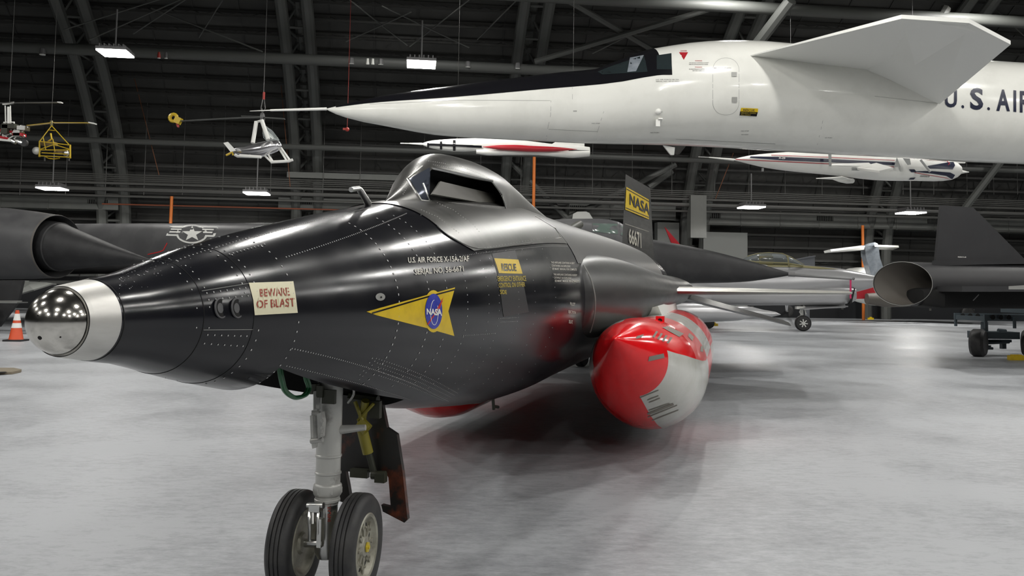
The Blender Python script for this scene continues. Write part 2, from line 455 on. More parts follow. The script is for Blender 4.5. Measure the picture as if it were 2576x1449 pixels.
# long pipes and trays parallel to the far wall, with hangers
def along(px, py, v, q0=-30, q1=42, r=.05, mb=None, n=6, dz=0):
    p = wp(px, py, v); h = p.z + dz; mb.rod(W3(q0, v, h), W3(q1, v, h), r, n=n); return h
p1 = MB(); along(500, 138, 38.8, r=.24, mb=p1, n=12)
along(700, 368, 42.5, r=.14, mb=p1, n=10)
along(2000, 25, 35, r=.26, mb=p1, n=12)
structure('trim_2', p1, M['steelwork'])
p2 = MB()
for y in (441, 446, 451, 456): along(362, y, 43.4, r=.03, mb=p2, n=5)
along(362, 463, 43.4, r=.07, mb=p2); along(362, 478, 43.4, r=.1, mb=p2, n=8); along(362, 495, 43.6, r=.06, mb=p2)
structure('trim_3', p2, M['conduit'])
dr = MB()
for px in (50, 165, 265, 362, 459, 560, 680, 812, 905, 1065, 1208, 1310, 1395, 1490, 1590, 1690, 1798, 1884, 1975, 2068, 2172, 2272, 2349, 2433, 2500, 2560):
    p = wp(px, 480, 43.4); q = p.dot(wd)
    dr.rod(W3(q, 43.4, p.z - .2), W3(q, 43.4, HB + VH*sin(math.acos((43.4 - VC)/VA)) - .1), .018, n=5)
structure('trim_4', dr, M['conduit'])
# wall ducts and vents
def duct(px0, px1, pyt, pyb, v, name='air_duct', label='', vents=(), px_ref=None):
    ref = px_ref or px0
    a = wp(ref, pyt, v); b = wp(ref, pyb, v)
    q0 = wp(px0, (pyt+pyb)/2, v).dot(wd); q1 = wp(px1, (pyt+pyb)/2, v).dot(wd)
    t = thing(name, label, 'duct', W3((q0+q1)/2, v + .6, b.z), 'air ducts along the far wall')
    mb = MB(); mb.box(W3((q0+q1)/2, v + .6, (a.z+b.z)/2), wd*(q1-q0), wn*1.2, Z*(a.z-b.z))
    for i in range(1, int((q1-q0)/2.2)):
        mb.box(W3(q0 + i*2.2, v + .6, (a.z+b.z)/2), wd*.05, wn*1.26, Z*(a.z-b.z+.06))
    part('duct_body', mb, M['duct'], t, smooth=False)
    for x0, x1 in vents:
        g = MB(); qa = wp(x0, pyt, v).dot(wd); qb = wp(x1, pyt, v).dot(wd); hm = a.z*.62 + b.z*.38; hh = (a.z-b.z)*.32
        g.box(W3((qa+qb)/2, v - .02, hm), wd*(qb-qa), wn*.04, Z*hh)
        for k in range(9): g.box(W3(qa + (qb-qa)*(k+.5)/9, v - .05, hm), wd*.03, wn*.04, Z*hh, 1)
        part('vent_grille', g, [M['void'], M['steelwork']], t, smooth=False)
    return t
duct(-120, 298, 486, 518, 44.6, label='pale air duct on the far wall at the left edge above the black nacelle', vents=((222, 272),))
duct(700, 1100, 497, 527, 44.6, label='dim air duct on the far wall behind the black rocket plane nose', vents=((735, 785),), px_ref=740)
duct(1432, 1700, 508, 548, 44.6, label='dark air duct on the far wall left of the yellow banded tail fin', vents=((1434, 1482),), px_ref=1440)
duct(1764, 2800, 528, 565, 44.6, label='long pale air duct on the far wall at right under two lamps', vents=((1766, 1812), (2055, 2095), (2333, 2362), (2600, 2640)), px_ref=1766)
hb = MB(); q0 = wp(723, 440, 43.6).dot(wd); q1 = wp(1070, 440, 43.6).dot(wd); hz = wp(723, 440, 43.6).z
hb.box(W3((q0+q1)/2, 43.6, hz), wd*(q1-q0), wn*.3, Z*.28)
structure('trim_5', hb, M['duct'], smooth=False)
# vertical service duct and columns at right of the fin
vd = MB(); q0 = wp(1724, 500, 44).dot(wd); q1 = wp(1763, 500, 44).dot(wd); z0 = wp(1724, 600, 44).z
vd.box(W3((q0+q1)/2, 43.4, (z0+6.3)/2), wd*(q1-q0), wn*.6, Z*(6.3 - z0))
t = single('service_duct', vd, M['duct'], 'tall pale vertical duct on the far wall right of the yellow banded fin', 'duct', smooth=False)
wpn = MB(); q0 = wp(1765, 600, DW-1.6).dot(wd); q1 = wp(1875, 600, DW-1.6).dot(wd); za = wp(1765, 584, DW-1.6).z
wpn.box(W3((q0+q1)/2, DW-1.6, za/2), wd*(q1-q0), wn*.6, Z*za)
single('wall_cabinet', wpn, M['panelgrey'], 'plain light grey partition box against the far wall right of the tall duct', 'partition', smooth=False)
wpn = MB(); q0 = wp(1650, 600, DW-1.6).dot(wd); q1 = wp(1704, 600, DW-1.6).dot(wd); za = wp(1650, 560, DW-1.6).z
wpn.box(W3((q0+q1)/2, DW-1.6, za/2), wd*(q1-q0), wn*.6, Z*za)
single('wall_cabinet', wpn, M['panelgrey'], 'dull grey partition box against the far wall between the fin and the duct', 'partition', smooth=False)
# girts on the far wall
gt = MB()
for h in (1.6, 2.2): gt.box(W3(0, DW-.15, h), wd*139, wn*.15, Z*.12)
for i in range(-14, 22): gt.box(W3(i*1.9 + .3, DW-.2, 1.2), wd*.08, wn*.1, Z*2.4)
structure('trim_6', gt, M['purlin'], smooth=False)
# orange sprinkler mains
def orange(px, y0, y1, label, v=43.5):
    a = wp(px, y0, v); b = wp(px, y1, v); q = a.dot(wd)
    mb = MB(); mb.rod(W3(q, v, 0), W3(q, v, a.z), .075, n=12)
    return mb, q, a.z
mb, q, h = orange(432, 494, 565, '')
hp_ = MB(); hp_.rod(W3(q - 3.2, 43.5, h - .45), W3(q + 8, 43.5, h - .45), .035, n=8); structure('trim_8', hp_, mat('dull_red_pipe', (.16, .04, .015), .6))
single('sprinkler_pipe', mb, M['orange'], 'orange standpipe rising behind the grey fuselage with the star badge', 'pipe', 'orange standpipes')
mb, q, h = orange(1344, 395, 520, '', v=41)
single('sprinkler_pipe', mb, M['orange'], 'orange standpipe behind the canopy of the black rocket plane', 'pipe', 'orange standpipes')
mb, q, h = orange(2170, 567, 675, '')
single('sprinkler_pipe', mb, M['orange'], 'orange standpipe behind the wrapped T-shaped tail at right', 'pipe', 'orange standpipes')
ob = MB()
for pts in (((278, -5), (330, 165), (400, 440)), ((690, 20), (730, 470)), ((1078, -5), (1066, 230)), ((1521, -5), (1490, 120)), ((1775, -5), (1745, 105)), ((2150, -5), (2100, 85)), ((1845, 385), (1800, 500))):
    for a, b in zip(pts, pts[1:]): ob.rod(wp(a[0], a[1], 42.5), wp(b[0], b[1], 42.8 if b[1] > 300 else 42.5), .018, n=6)
structure('trim_7', ob, mat('dull_orange', (.15, .05, .015), .6))

# ------------------------------------------------------------------ lamps
def lamp(P, label, group, power=1., size=1.05, vis=True):
    t = thing('high_bay_lamp', label, 'lamp', P, group)
    mb = MB(); mb.box(P + Z*.06, wd*size, wn*size*.95, Z*.1)
    for k in range(6): mb.box(P + Z*.16 + wd*(k - 2.5)*size/6.5, wd*.04, wn*size*.85, Z*.12)
    mb.rod(P + Z*.2, P + Z*1.6, .03, n=6)
    part('lamp_housing', mb, M['lampbody'], t, smooth=False)
    mb = MB(); mb.box(P - Z*.02, wd*size*.97, wn*size*.92, Z*.05)
    part('lamp_lens', mb, M['lamp'], t, smooth=False)
    ld = bpy.data.lights.new('lamp_glow', 'SPOT'); ld.spot_size = radians(168); ld.spot_blend = .12; ld.shadow_soft_size = .35; ld.energy = LAMP_W*power; ld.color = LAMPCOL
    lo = bpy.data.objects.new('lamp_glow', ld); COL.objects.link(lo); lo.parent = t
    lo.location = (0, 0, -.12)
    return t
GL = 'high bay lamps'
lamp(at(290, 133, 31), 'bright square lamp high at upper left above the grey helicopter', GL)
lamp(at(1060, 161, 31), 'bright square lamp high above the long white nose', GL)
lamp(at(132, 474, 38), 'low lamp near the far wall above the black nacelle at the left edge', GL, .7)
lamp(at(646, 486, 38.5), 'low lamp near the far wall under the silver helicopter', GL, .7)
lamp(at(1890, 521, 41), 'low lamp near the far wall left of the wrapped T-shaped tail', GL, .7)
lamp(at(2291, 535, 41.5), 'low lamp near the far wall beside the charcoal fin', GL, .7)
LROWS = []
for y, h, pw, xs_ in ((33.5, 14.2, 2.2, (-4, 9, 20, 30)), (18.5, 12.8, 2.1, (-25, -14, -3, 8, 19, 30)), (9, 12.6, 1.4, (-24, -13, -2.5, 8.5, 19, 30)),
                      (0.5, 12.6, 1.2, (-23, -12, -2, 9, 19, 29)), (-10, 12.6, 1.5, (-22, -11, 0, 11, 21, 31)), (-20, 12.5, 1.8, (-10, 1, 12, 22))):
    for x in xs_: LROWS.append((x, y + x*.1, h, pw))
for (x, y, h, pw) in LROWS:
    lamp(Vector((x, y, h)), 'high bay lamp above the hall outside the picture', 'high bay lamps over the hall', pw)
# spot cans on the upper pipe
for px, c in ((107, 0), (400, 1), (418, 0), (884, 0), (958, 0), (1177, 0), (1302, 0), (925, 2), (938, 2)):
    p = wp(px, 138 + (px - 500)*.03 + 5, 38.6)
    k_ = .55 if px in (400, 418, 925, 938) else 1
    mb = MB(); mb.rod(p + Z*.15, p - Z*.1, .10*k_, .14*k_, n=10, mi=0); mb.rod(p - Z*.1, p - Z*.12, .12*k_, n=10, mi=1)
    lab = {107: 'small spot can on the pipe near the left edge', 400: 'small red spot can on the pipe right of the upper left lamp', 418: 'small spot can beside the red one on the pipe', 884: 'small spot can on the pipe left of the two pale ones', 958: 'small spot can on the pipe between the pale pair and the bright lamp', 1177: 'small spot can on the pipe right of the bright lamp', 1302: 'small spot can on the pipe by the third arch', 925: 'left one of two pale spot cans above the pipe', 938: 'right one of two pale spot cans above the pipe'}[px]
    single('spot_light', mb, [[M['lampbody'], M['pipered'], M['white2']][c], M['white2']], lab, 'spotlight', 'spot cans on the upper pipe')

# =================================================================== black rocket plane
phi, pit, zb = radians(14.1), radians(.4), 2.34
A = Vector((sin(phi)*cos(pit), cos(phi)*cos(pit), sin(pit)))
LAT = Vector((cos(phi), -sin(phi), 0))
UP = LAT.cross(A); UP = UP if UP.z > 0 else -UP
B = at(160, 808, zb)
def X(s, t, u): return B + A*s + LAT*t + UP*u
def XP(px, py, t): return onplane(px, py, B + LAT*t, LAT)
def XS(px, py, s): return onplane(px, py, B + A*s, A)
FS = [-.05, .02, .2, .5, .9, 1.4, 1.9, 2.4, 2.9, 3.5, 4.2, 5, 13.5, 15.3]
FR = [.085, .10, .131, .209, .296, .39, .475, .557, .617, .678, .708, .71, .71, .62]
def fr(s): return sinterp(s, FS, FR)
base = X(1.55, 0, 0)
bm4 = Matrix((A, -LAT, UP)).transposed().to_4x4(); bm4.translation = Vector((base.x, base.y, 0))
x15 = thing('rocket_plane', 'large black rocket plane with silver ball nose and yellow arrow emblem in the foreground', 'aircraft', basis=bm4)
def ring(s, r, n=72, ct=0, cu=0): return [X(s, ct + r*cos(2*pi*j/n), cu + r*sin(2*pi*j/n)) for j in range(n)]
# ball nose and collar
mb = MB(); cb = X(0, 0, 0)
pr = [(-.093*cos(radians(a)), .090*sin(radians(a))) for a in range(0, 111, 5)]
mb.loft([ring(h, max(r, .0004)) for h, r in pr])
ball = part('nose_ball', mb, M['chrome'], x15, label='polished metal ball')
for (px, py, r) in ((95, 794, .0022), (100, 850, .0055), (152, 848, .0022)):
    h = hitpx(bvh_of(ball), px, py, .0006)
    if h:
        mb = MB(); d = (h - cb).normalized(); mb.lathe(h, d, [(-.001, r), (.0004, r)], n=14); part('pressure_port', mb, M['void'], x15)
mb = MB(); mb.loft([ring(-.012, .0885), ring(-.014, .094), ring(-.006, .0965), ring(.0, .098)] , caps=(True, False))
mb.loft([ring(s, r) for s, r in ((0, .098), (.06, .108), (.1, .114))], caps=(False, True))
part('nose_collar', mb, M['steel'], x15, label='brushed steel nose collar')
mb = MB(); mb.loft([ring(.0 - .0135, .0925), ring(-.0165, .0935), ring(-.0135, .0945)], caps=(False, False))
part('collar_seam', mb, M['void'], x15)
# fuselage
def fuse_mesh():
    mb = MB(); ss = [.088, .12, .2, .3, .4] + [.5 + .1*i for i in range(45)] + [5.2 + .6*i for i in range(17)]
    ss = [s for s in ss if s < 15.25] + [15.3]
    mb.loft([ring(s, fr(s) if s > .15 else .1125 + (s-.088)*.2, 96) for s in ss]); return mb
fm = fuse_mesh()
fuse = part('fuselage', fm, [M['black'], M['void']], x15)
FB = bvh_of(fuse)
def boolean(target, cut, mi=1):
    cut.data.materials.clear(); cut.data.materials.append(M['void']); 
    md = target.modifiers.new('b', 'BOOLEAN'); md.operation = 'DIFFERENCE'; md.object = cut; md.solver = 'EXACT'
    try: md.material_mode = 'TRANSFER'
    except Exception: pass
    dg = bpy.context.evaluated_depsgraph_get(); dg.update()
    me = bpy.data.meshes.new_from_object(target.evaluated_get(dg))
    target.modifiers.clear(); old = target.data; target.data = me; bpy.data.meshes.remove(old)
    c = cut.data; bpy.data.objects.remove(cut); bpy.data.meshes.remove(c)
cb_ = MB(); cb_.slab([X(.80, -.205, -.6), X(2.02, -.205, -.6), X(2.02, -.205, -.12), X(.80, -.205, -.02)], .0001)
cb_ = MB(); prf = [(.80, -.9), (2.02, -.9), (2.02, -.2), (1.2, -.02), (.80, -.02)]
cb_.loft([[X(s, t, u) for s, u in prf] for t in (-.2, .2)])
boolean(fuse, part('cutter', cb_, M['void'], x15, smooth=False))
# canopy
CS = [2.17, 2.3, 2.5, 2.67, 2.87, 3.28, 3.9, 4.4, 4.81, 5.4, 5.84, 6.5, 7.2]
CT = [.515, .565, .66, .785, .87, .915, .925, .89, .845, .785, .75, .725, .70]
CWs = [2.17, 2.35, 2.6, 2.9, 3.3, 3.6, 3.9, 4.3, 4.8, 5.4, 6.0, 7.2]
CW = [.02, .075, .16, .245, .315, .325, .30, .255, .22, .18, .14, .08]
def canopy_ring(s, n=32):
    wb = sinterp(s, CWs, CW); ut = sinterp(s, CS, CT); r = fr(s)
    ub = sqrt(max(r*r - wb*wb, .01)) - .06
    out = []
    for j in range(n + 1):
        a = pi*j/n; c, q = cos(a), sin(a)
        e = interp(s, [2.17, 2.5, 2.9, 3.4, 4.0, 6], [1.1, 1.05, 1.0, .98, 1.0, 1.0])
        out.append(X(s, wb*math.copysign(abs(c)**e, c), ub + (ut - ub)*q**min(e, 1)))
    return out
mb = MB(); cs = [2.17 + .06*i for i in range(64)] + [6.05 + .15*i for i in range(8)]
mb.loft([canopy_ring(s) for s in cs], closed=True)
canopy = part('canopy', mb, [M['skin'], M['void']], x15, label='worn grey metal canopy')
CB = bvh_of(canopy)
openpx = [(1086, 426), (1237, 458), (1258, 480), (1270, 520), (1180, 512), (1084, 506), (1060, 462)]
cut = MB(); cut.loft([[XP(px, py, t) for px, py in openpx] for t in (.62, .04)])
boolean(canopy, part('cutter', cut, M['void'], x15, smooth=False))
mb = MB()
def surftube(mb, pts, bvh, r, off=.002, closed=False, sub=4):
    P = []
    pp = pts + [pts[0]] if closed else pts
    for (a, b) in zip(pp, pp[1:]):
        for k in range(sub):
            h = hitpx(bvh, a[0] + (b[0]-a[0])*k/sub, a[1] + (b[1]-a[1])*k/sub, off)
            if h: P.append(h)
    h = hitpx(bvh, pp[-1][0], pp[-1][1], off)
    if h: P.append(h)
    for _ in range(3): P = [P[0]] + [(P[i-1] + P[i]*2 + P[i+1])/4 for i in range(1, len(P)-1)] + [P[-1]] if len(P) > 9 else P
    if len(P) > 1: mb.tube(P, r, n=6)
surftube(mb, [(1086, 424), (1160, 440), (1237, 456)], CB, .010)
surftube(mb, [(1025, 450), (1062, 418)], CB, .004); surftube(mb, [(1025, 450), (1058, 504)], CB, .007)
surftube(mb, [(1236, 456), (1262, 490), (1272, 524)], CB, .005)
surftube(mb, [(1058, 504), (1084, 507)], CB, .005); surftube(mb, [(1064, 462), (1080, 504)], CB, .005)
part('window_frame', mb, M['frame'], x15, label='bright bare metal window edging')
mb = MB(); polydecal(mb, CB, [[(1030, 450), (1080, 422), (1082, 430), (1062, 460), (1080, 503), (1060, 502)]], .002, 6)
part('window_pane', mb, mat('blue_grey_pane', (.10, .115, .15), .12, .5), x15, label='blue grey front pane')
mb = MB(); mb.slab([XP(1106, 457, .15), XP(1250, 491, .20), XP(1240, 516, .23), XP(1085, 489, .17)], .012)
part('sun_shield', mb, mat('shield_beige', (.085, .081, .068), .5), x15, label='pale flap inside the canopy window')
# grey hatch skin below the canopy
mb = MB()
SK = [(2.09, 30, 88), (4.25, 34, 88)]
def skirt(s0, s1, a0, a1, ns=30, na=60, off=.004, slant=0):
    g = []
    for i in range(ns + 1):
        lo = a0[0] + (a0[1]-a0[0])*i/ns; hi = a1; row = []
        for j in range(na + 1):
            an = lo + (hi-lo)*j/na
            sb = s0 + (slant*min(1, max(0, (44 - an)/14))**1.4 if slant else 0); s = sb + (s1 - sb)*i/ns
            row.append(X(s, (fr(s)+off)*cos(radians(an)), (fr(s)+off)*sin(radians(an))))
        g.append(row)
    return g
mb.loft(skirt(2.10, 4.25, (31, 35), 149, slant=.2), caps=(False, False), closed=False)
part('hatch_skin', mb, M['skin'], x15, label='worn grey hatch skin under the canopy')
# dorsal skin behind, coloured paler to stand in for grazing lamp reflections
mb = MB(); mb.loft(skirt(4.27, 12.2, (22, 22), 158, 30, 30, .003), caps=(False, False), closed=False)
part('dorsal_skin', mb, mat('dorsal_sheen', (.09, .09, .09), .34, .45, c2=(.20, .20, .195), scale=2, mixlo=.3, mixhi=.8, rvar=.1, stretch=(5, 1, 1)), x15)
mb = MB()
surftube(mb, [(1098, 570), (1122, 592), (1194, 633), (1300, 617), (1410, 599)], FB, .0035, .006)
surftube(mb, [(1410, 599), (1395, 575), (1345, 545)], FB, .003, .006)
part('hatch_edge', mb, M['frame'], x15)

# side tunnels
def tunnel(sg):
    TS = [4.30, 4.36, 4.42, 4.8, 5.4, 6.2, 7.2, 8.4, 10.5, 13, 15.2]
    TT = [.70, .755, .77, .83, .92, 1.02, 1.09, 1.12, 1.12, 1.12, 1.06]
    HH = [.26, .285, .295, .335, .36, .36, .33, .30, .27, .27, .25]
    R = []
    for s in [4.3, 4.33, 4.36, 4.39, 4.42] + [4.6 + .3*i for i in range(36)]:
        tt = sinterp(s, TS, TT); h = sinterp(s, TS, HH); r = []
        for j in range(41):
            a = -pi/2 + pi*j/40; c, q = cos(a), sin(a)
            r.append(X(s, sg*(.52 + (tt-.52)*abs(c)**.9), .015 + h*math.copysign(abs(q)**1.0, q)))
        R.append(r)
    mb = MB(); mb.loft(R); return mb
tun = part('side_tunnel', tunnel(1), M['black2'], x15)
part('side_tunnel', tunnel(-1), M['black2'], x15)
TB = bvh_of(tun)
mb = MB(); surftube(mb, [(1468, 668), (1486, 700), (1497, 745), (1496, 790), (1484, 835)], bvh_of([tun, fuse]), .006, .003)
part('tunnel_seam', mb, M['line'], x15)
# wings
def wing(sg):
    mb = MB(); R = []
    for k in range(9):
        f = k/8; t = 1.0 + 2.28*f; le = 8.55 + 1.55*f; te = 12.7 - 1.0*f; h = .055*(1-f) + .022*f; u0 = .045 + .0*f
        c = te - le
        R.append([X(le, sg*t, u0), X(le + .02*c, sg*t, u0 + h*.5), X(le + .2*c, sg*t, u0 + h), X(le + .6*c, sg*t, u0 + h), X(te, sg*t, u0 + h*.4), X(te, sg*t, u0 - h*.4), X(le + .6*c, sg*t, u0 - h), X(le + .2*c, sg*t, u0 - h), X(le + .02*c, sg*t, u0 - h*.5)])
    mb.loft(R); return mb
WM = mat('wing_metal', (.46, .45, .41), .3, .8, c2=(.38, .37, .34), scale=1.5, mixlo=.3, mixhi=.8, rvar=.1)
part('wing', wing(1), WM, x15, ang=20); part('wing', wing(-1), WM, x15, ang=20)
def stab(sg):
    mb = MB(); R = []
    for f, t, u, le, te, h in ((0, 1.0, -.08, 12.2, 15.3, .07), (1, 2.75, -.55, 13.6, 15.9, .03)):
        c = te - le
        R.append([X(le, sg*t, u), X(le + .3*c, sg*t, u + h), X(te, sg*t, u + h*.3), X(te, sg*t, u - h*.3), X(le + .3*c, sg*t, u - h)])
    mb.loft(R); return mb
part('stabiliser', stab(1), M['black2'], x15); part('stabiliser', stab(-1), M['black2'], x15)
# fins
def fin(u0, u1, le0, le1, te, w0, w1):
    mb = MB(); mb.loft([[X(le, 0, u), X(te, w, u), X(te, -w, u)] for u, le, w in ((u0, le0, w0), (u1, le1, w1))]); return mb
f1 = part('upper_fin', fin(.6, 2.0, 12.35, 12.85, 15.1, .30, .22), M['black2'], x15, smooth=False)
part('lower_fin', fin(-.92, -.5, 14.1, 13.8, 15.3, .25, .30), M['black2'], x15, smooth=False)
FNB = bvh_of(f1)
mb = MB(); polydecal(mb, FNB, [[(1574.5, 470), (1639.5, 507), (1641.5, 556), (1571.5, 527)]], .008, 30)
part('fin_band', mb, M['yellow'], x15, label='yellow band')
mb = MB(); polydecal(mb, FNB, strip([(1575, 475.5), (1640, 512)], 1.6) + strip([(1572.5, 522.5), (1641, 551)], 1.6), .014, 30)
textdecal(mb, FNB, 'NASA', (1582, 486), (1632, 515), (1632, 542), (1582, 515), .016, .02)
part('fin_lettering', mb, M['navy'], x15)
mb = MB(); textdecal(mb, FNB, '66671', (1580, 573), (1611, 586), (1612, 625), (1581, 612), .012, .015)
polydecal(mb, FNB, strip([(1571, 563), (1644, 587)], .8), .01, 30)
part('tail_number', mb, M['lightink'], x15)

# panel seams (rings) on nose
mb = MB()
for s in (.376, .578):
    mb = MB(); mb.loft([ring(s - .0018, fr(s) + .0003, 96), ring(s, fr(s) + .0012, 96), ring(s + .0018, fr(s) + .0003, 96)], caps=(False, False))
    part('panel_seam', mb, M['void'], x15)
mb = MB(); mb.loft([ring(.094, .1145, 96), ring(.0975, .1148, 96)], caps=(False, False))
part('panel_seam', mb, M['void'], x15)
# rivets
rv = MB()
def rivet(s, ang, r=.0036, ob=None):
    a = radians(ang); q = fr(s) + .0006; c = X(s, q*cos(a), q*sin(a)); n = LAT*cos(a) + UP*sin(a)
    if s < 2.02 and s > .8 and sin(a) < 0 and abs(q*cos(a)) < .205: return
    x = A; y = n.cross(A)
    vs = [c + (x*cos(pi*j/4) + y*sin(pi*j/4))*r for j in range(8)] + [c + n*.0012 + (x*cos(pi*j/4) + y*sin(pi*j/4))*r*.6 for j in range(8)]
    rv.add(vs, [tuple(range(8, 16))] + [(j, (j+1) % 8, 8 + (j+1) % 8, 8 + j) for j in range(8)])
def rring(s, a0, a1, step, r=.0036):
    k = int(abs(a1-a0)*pi/180*fr(s)/step)
    for i in range(k + 1): rivet(s + random.uniform(-.001, .001), a0 + (a1-a0)*i/max(k, 1), r)
def rrow(s0, s1, a0, a1, step, r=.0034):
    k = int((s1-s0)/step)
    for i in range(k + 1): f = i/k; rivet(s0 + (s1-s0)*f, a0 + (a1-a0)*f, r)
for s, st in ((.352, .03), (.398, .03)): rring(s, 40, 110, st, .0030); rring(s, -10, 30, .045, .0026)
for s in (.552, .606): rring(s, 20, 120, .03, .0036)
rring(.606, -80, -12, .032, .0038); rring(.775, 8, 120, .034, .0042); rring(.795, -62, -6, .030, .0040)
rrow(.40, .56, 24, 24, .026, .0030); rrow(.40, .56, 17, 17, .026, .0030); rrow(.40, .56, -17, -17, .026, .0030); rrow(.40, .56, -26, -26, .026, .0030)
rrow(.40, .80, 72, 76, .02, .003); rrow(.83, 2.0, 45, 66, .017, .0032); rrow(.83, 2.0, 75, 84, .016, .0028)
rrow(.60, .80, 60, 62, .02, .0034)
rrow(.80, 2.6, -26, -66, .016, .0030); rrow(.83, 2.1, -41, -66, .017, .0026)
for s, st, r in ((1.433, .03, .0056), (1.69, .032, .0054), (1.86, .034, .0048), (2.06, .034, .004), (2.30, .045, .003), (2.43, .04, .003), (2.72, .04, .003), (3.0, .06, .003), (3.4, .06, .003)):
    lo, hi = -52, 66
    if s > 2.05: hi = 30
    k = int((hi-lo)*pi/180*fr(s)/st)
    for i in range(k + 1):
        an = lo + (hi-lo)*i/k
        if 1.25 < s < 2.0 and -10 < an < 9 and s > 1.45: continue
        rivet(s, an, r)
rrow(2.14, 4.2, 29, 33, .022, .0026); rrow(2.1, 3.9, 62, 60, .04, .003)
rrow(2.06, 2.42, -16, -15, .022, .0028); rrow(2.46, 2.72, -7, -7, .018, .0028); rrow(2.46, 2.72, -9, -9, .018, .0028)
for d in range(5):
    rrow(1.36 + .03*d, 2.5, -31 - 3.2*d, -56 - 2.2*d, .024, .0028)
rring(1.33, -44, -31, .02, .003); rring(1.36, -48, -33, .02, .003)
part('rivets', rv, M['rivet'], x15, smooth=False, kind='stuff')
# twin ports on the nose side
for cx in (556, 597):
    mb = MB(); mk = MB()
    h = hitpx(FB, cx, 775, 0)
    n = (h - X((h-B).dot(A), 0, 0)).normalized()
    x = A; y = n.cross(A).normalized()
    def rg(r, o): return [h + (x*cos(2*pi*j/28) + y*sin(2*pi*j/28))*r + n*o for j in range(28)]
    mb.loft([rg(.033, -.002), rg(.0325, .0022), rg(.029, .0024), rg(.028, .0012)], caps=(False, False))
    mk.loft([rg(.0292, .0010), rg(.001, .0014)], caps=(False, False))
    mb.loft([[h + (x*(-.006 + .016*cos(2*pi*j/24)) + y*(.016*sin(2*pi*j/24)))+ n*o for j in range(24)] for o in (.0014, .0022)], caps=(False, True))
    part('thruster_rim', mb, M['flatgrey'], x15); part('thruster_hole', mk, M['void'], x15)
for q_ in ([(508, 732), (632, 712)], [(512, 830), (636, 829)]):
    mb = MB(); surftube(mb, q_, FB, .0011, .0002); part('panel_seam', mb, M['line'], x15)
for cx, cy, rx in ((398, 951, 19), (431, 957.5, 16)):
    mb = MB(); polydecal(mb, FB, [ell(cx, cy, rx, 3.3)], .001, 10); part('belly_vent', mb, M['void'], x15)
# small round cover
mb = MB(); polydecal(mb, FB, [ell(956, 747, 12, 9.5)], .002, 10); part('access_cover', mb, M['line'], x15)
mb = MB(); polydecal(mb, FB, [ell(957, 748, 2.5, 2.5, 10)], .004, 10); part('access_cover_hole', mb, M['void'], x15)
# placard
mb = MB(); polydecal(mb, FB, [[(625, 712), (737, 708), (743, 745), (748, 787), (640, 793), (636, 755)]], .002, 8)
part('warning_placard', mb, M['cream'], x15, label='cream placard reading BEWARE OF BLAST')
mb = MB(); textdecal(mb, FB, 'BEWARE', (651, 728), (724, 724), (728, 744), (653, 747), .0035, .015)
textdecal(mb, FB, 'OF BLAST', (643, 756), (739, 750), (741, 771), (644, 776), .0035, .015)
part('placard_lettering', mb, M['brownred'], x15)
mb = MB()
for (x0, y0, x1, y1) in ((651, 724, 726, 749), (643, 750, 741, 777)):
    xs = (659, 671, 683, 696, 708, 720) if y0 < 740 else (648.5, 661, 684, 699, 713, 725, 736)
    for x in xs: mb_ = polydecal(mb, FB, strip([(x, y0 - (x-650)*.02), (x, y1 - (x-650)*.04)], 1.7), .005, 20)
part('stencil_breaks', mb, M['cream'], x15)
# arrow emblem
mb = MB(); polydecal(mb, FB, [[(921, 784), (1070, 743), (1144, 723), (1127, 783), (1142, 845), (1068, 824), (946, 793)]], .002, 8)
polydecal(mb, FB, [ell(1089, 783, 25, 53)], .0024, 8)
part('arrow_emblem', mb, M['yellow'], x15, label='yellow arrowhead emblem')
mb = MB(); polydecal(mb, FB, strip([(934, 788), (1070, 748), (1142, 729)], 3.6), .0034, 8)
part('arrow_stripe', mb, M['black'], x15)
mb = MB(); polydecal(mb, FB, [ell(1089, 783, 21.6, 44)], .0046, 8)
part('emblem_disc', mb, M['blue'], x15, label='blue round emblem')
mb = MB(); polydecal(mb, FB, strip([(1073, 816), (1082, 803), (1091, 790), (1100, 774), (1110, 757)], 3) + [[(1096, 778), (1113, 747), (1104, 776)]], .0056, 8)
part('emblem_chevron', mb, M['redink'], x15)
mb = MB(); polydecal(mb, FB, strip(ell(1090, 786, 9.5, 31, 20, -.6, 5.0), 1.3), .0056, 8)
textdecal(mb, FB, 'NASA', (1070, 776), (1108, 777), (1109, 794), (1070, 791), .0068, .04)
part('emblem_lettering', mb, M['white2'], x15)
# lettering on the side
mb = MB(); textdecal(mb, FB, 'U.S. AIR FORCE X-15A-2/AF', (1025, 648), (1178, 644), (1180, 658), (1026, 662), .003, .02)
textdecal(mb, FB, 'SERIAL NO. 56-6671', (1041, 677), (1164, 669), (1166, 683), (1043, 692), .003, .02)
part('serial_lettering', mb, M['lightink'], x15)
mb = MB(); polydecal(mb, FB, [[(1237, 638), (1295, 630), (1312, 690), (1330, 785), (1266, 797), (1254, 700)]], .0015, 8)
part('side_hatch', mb, mat('hatch_grey', (.035, .035, .036), .4), x15)
mb = MB(); polydecal(mb, FB, [[(1242, 650), (1303, 653.5), (1308, 670), (1313.6, 689), (1254, 687.5), (1248, 668)]], .003, 8)
part('rescue_placard', mb, M['yellow'], x15, label='yellow placard reading RESCUE')
mb = MB(); textdecal(mb, FB, 'RESCUE', (1259, 663), (1296, 664), (1298, 683), (1261, 682), .0045, .03)
part('rescue_lettering', mb, M['black'], x15)
mb = MB(); textdecal(mb, FB, 'EMERGENCY ENTRANCE', (1250, 695), (1321, 694), (1323, 707), (1252, 708), .003, .01)
textdecal(mb, FB, 'CONTROL ON OTHER', (1253, 712), (1319, 710), (1320, 721), (1254, 724), .003, .01)
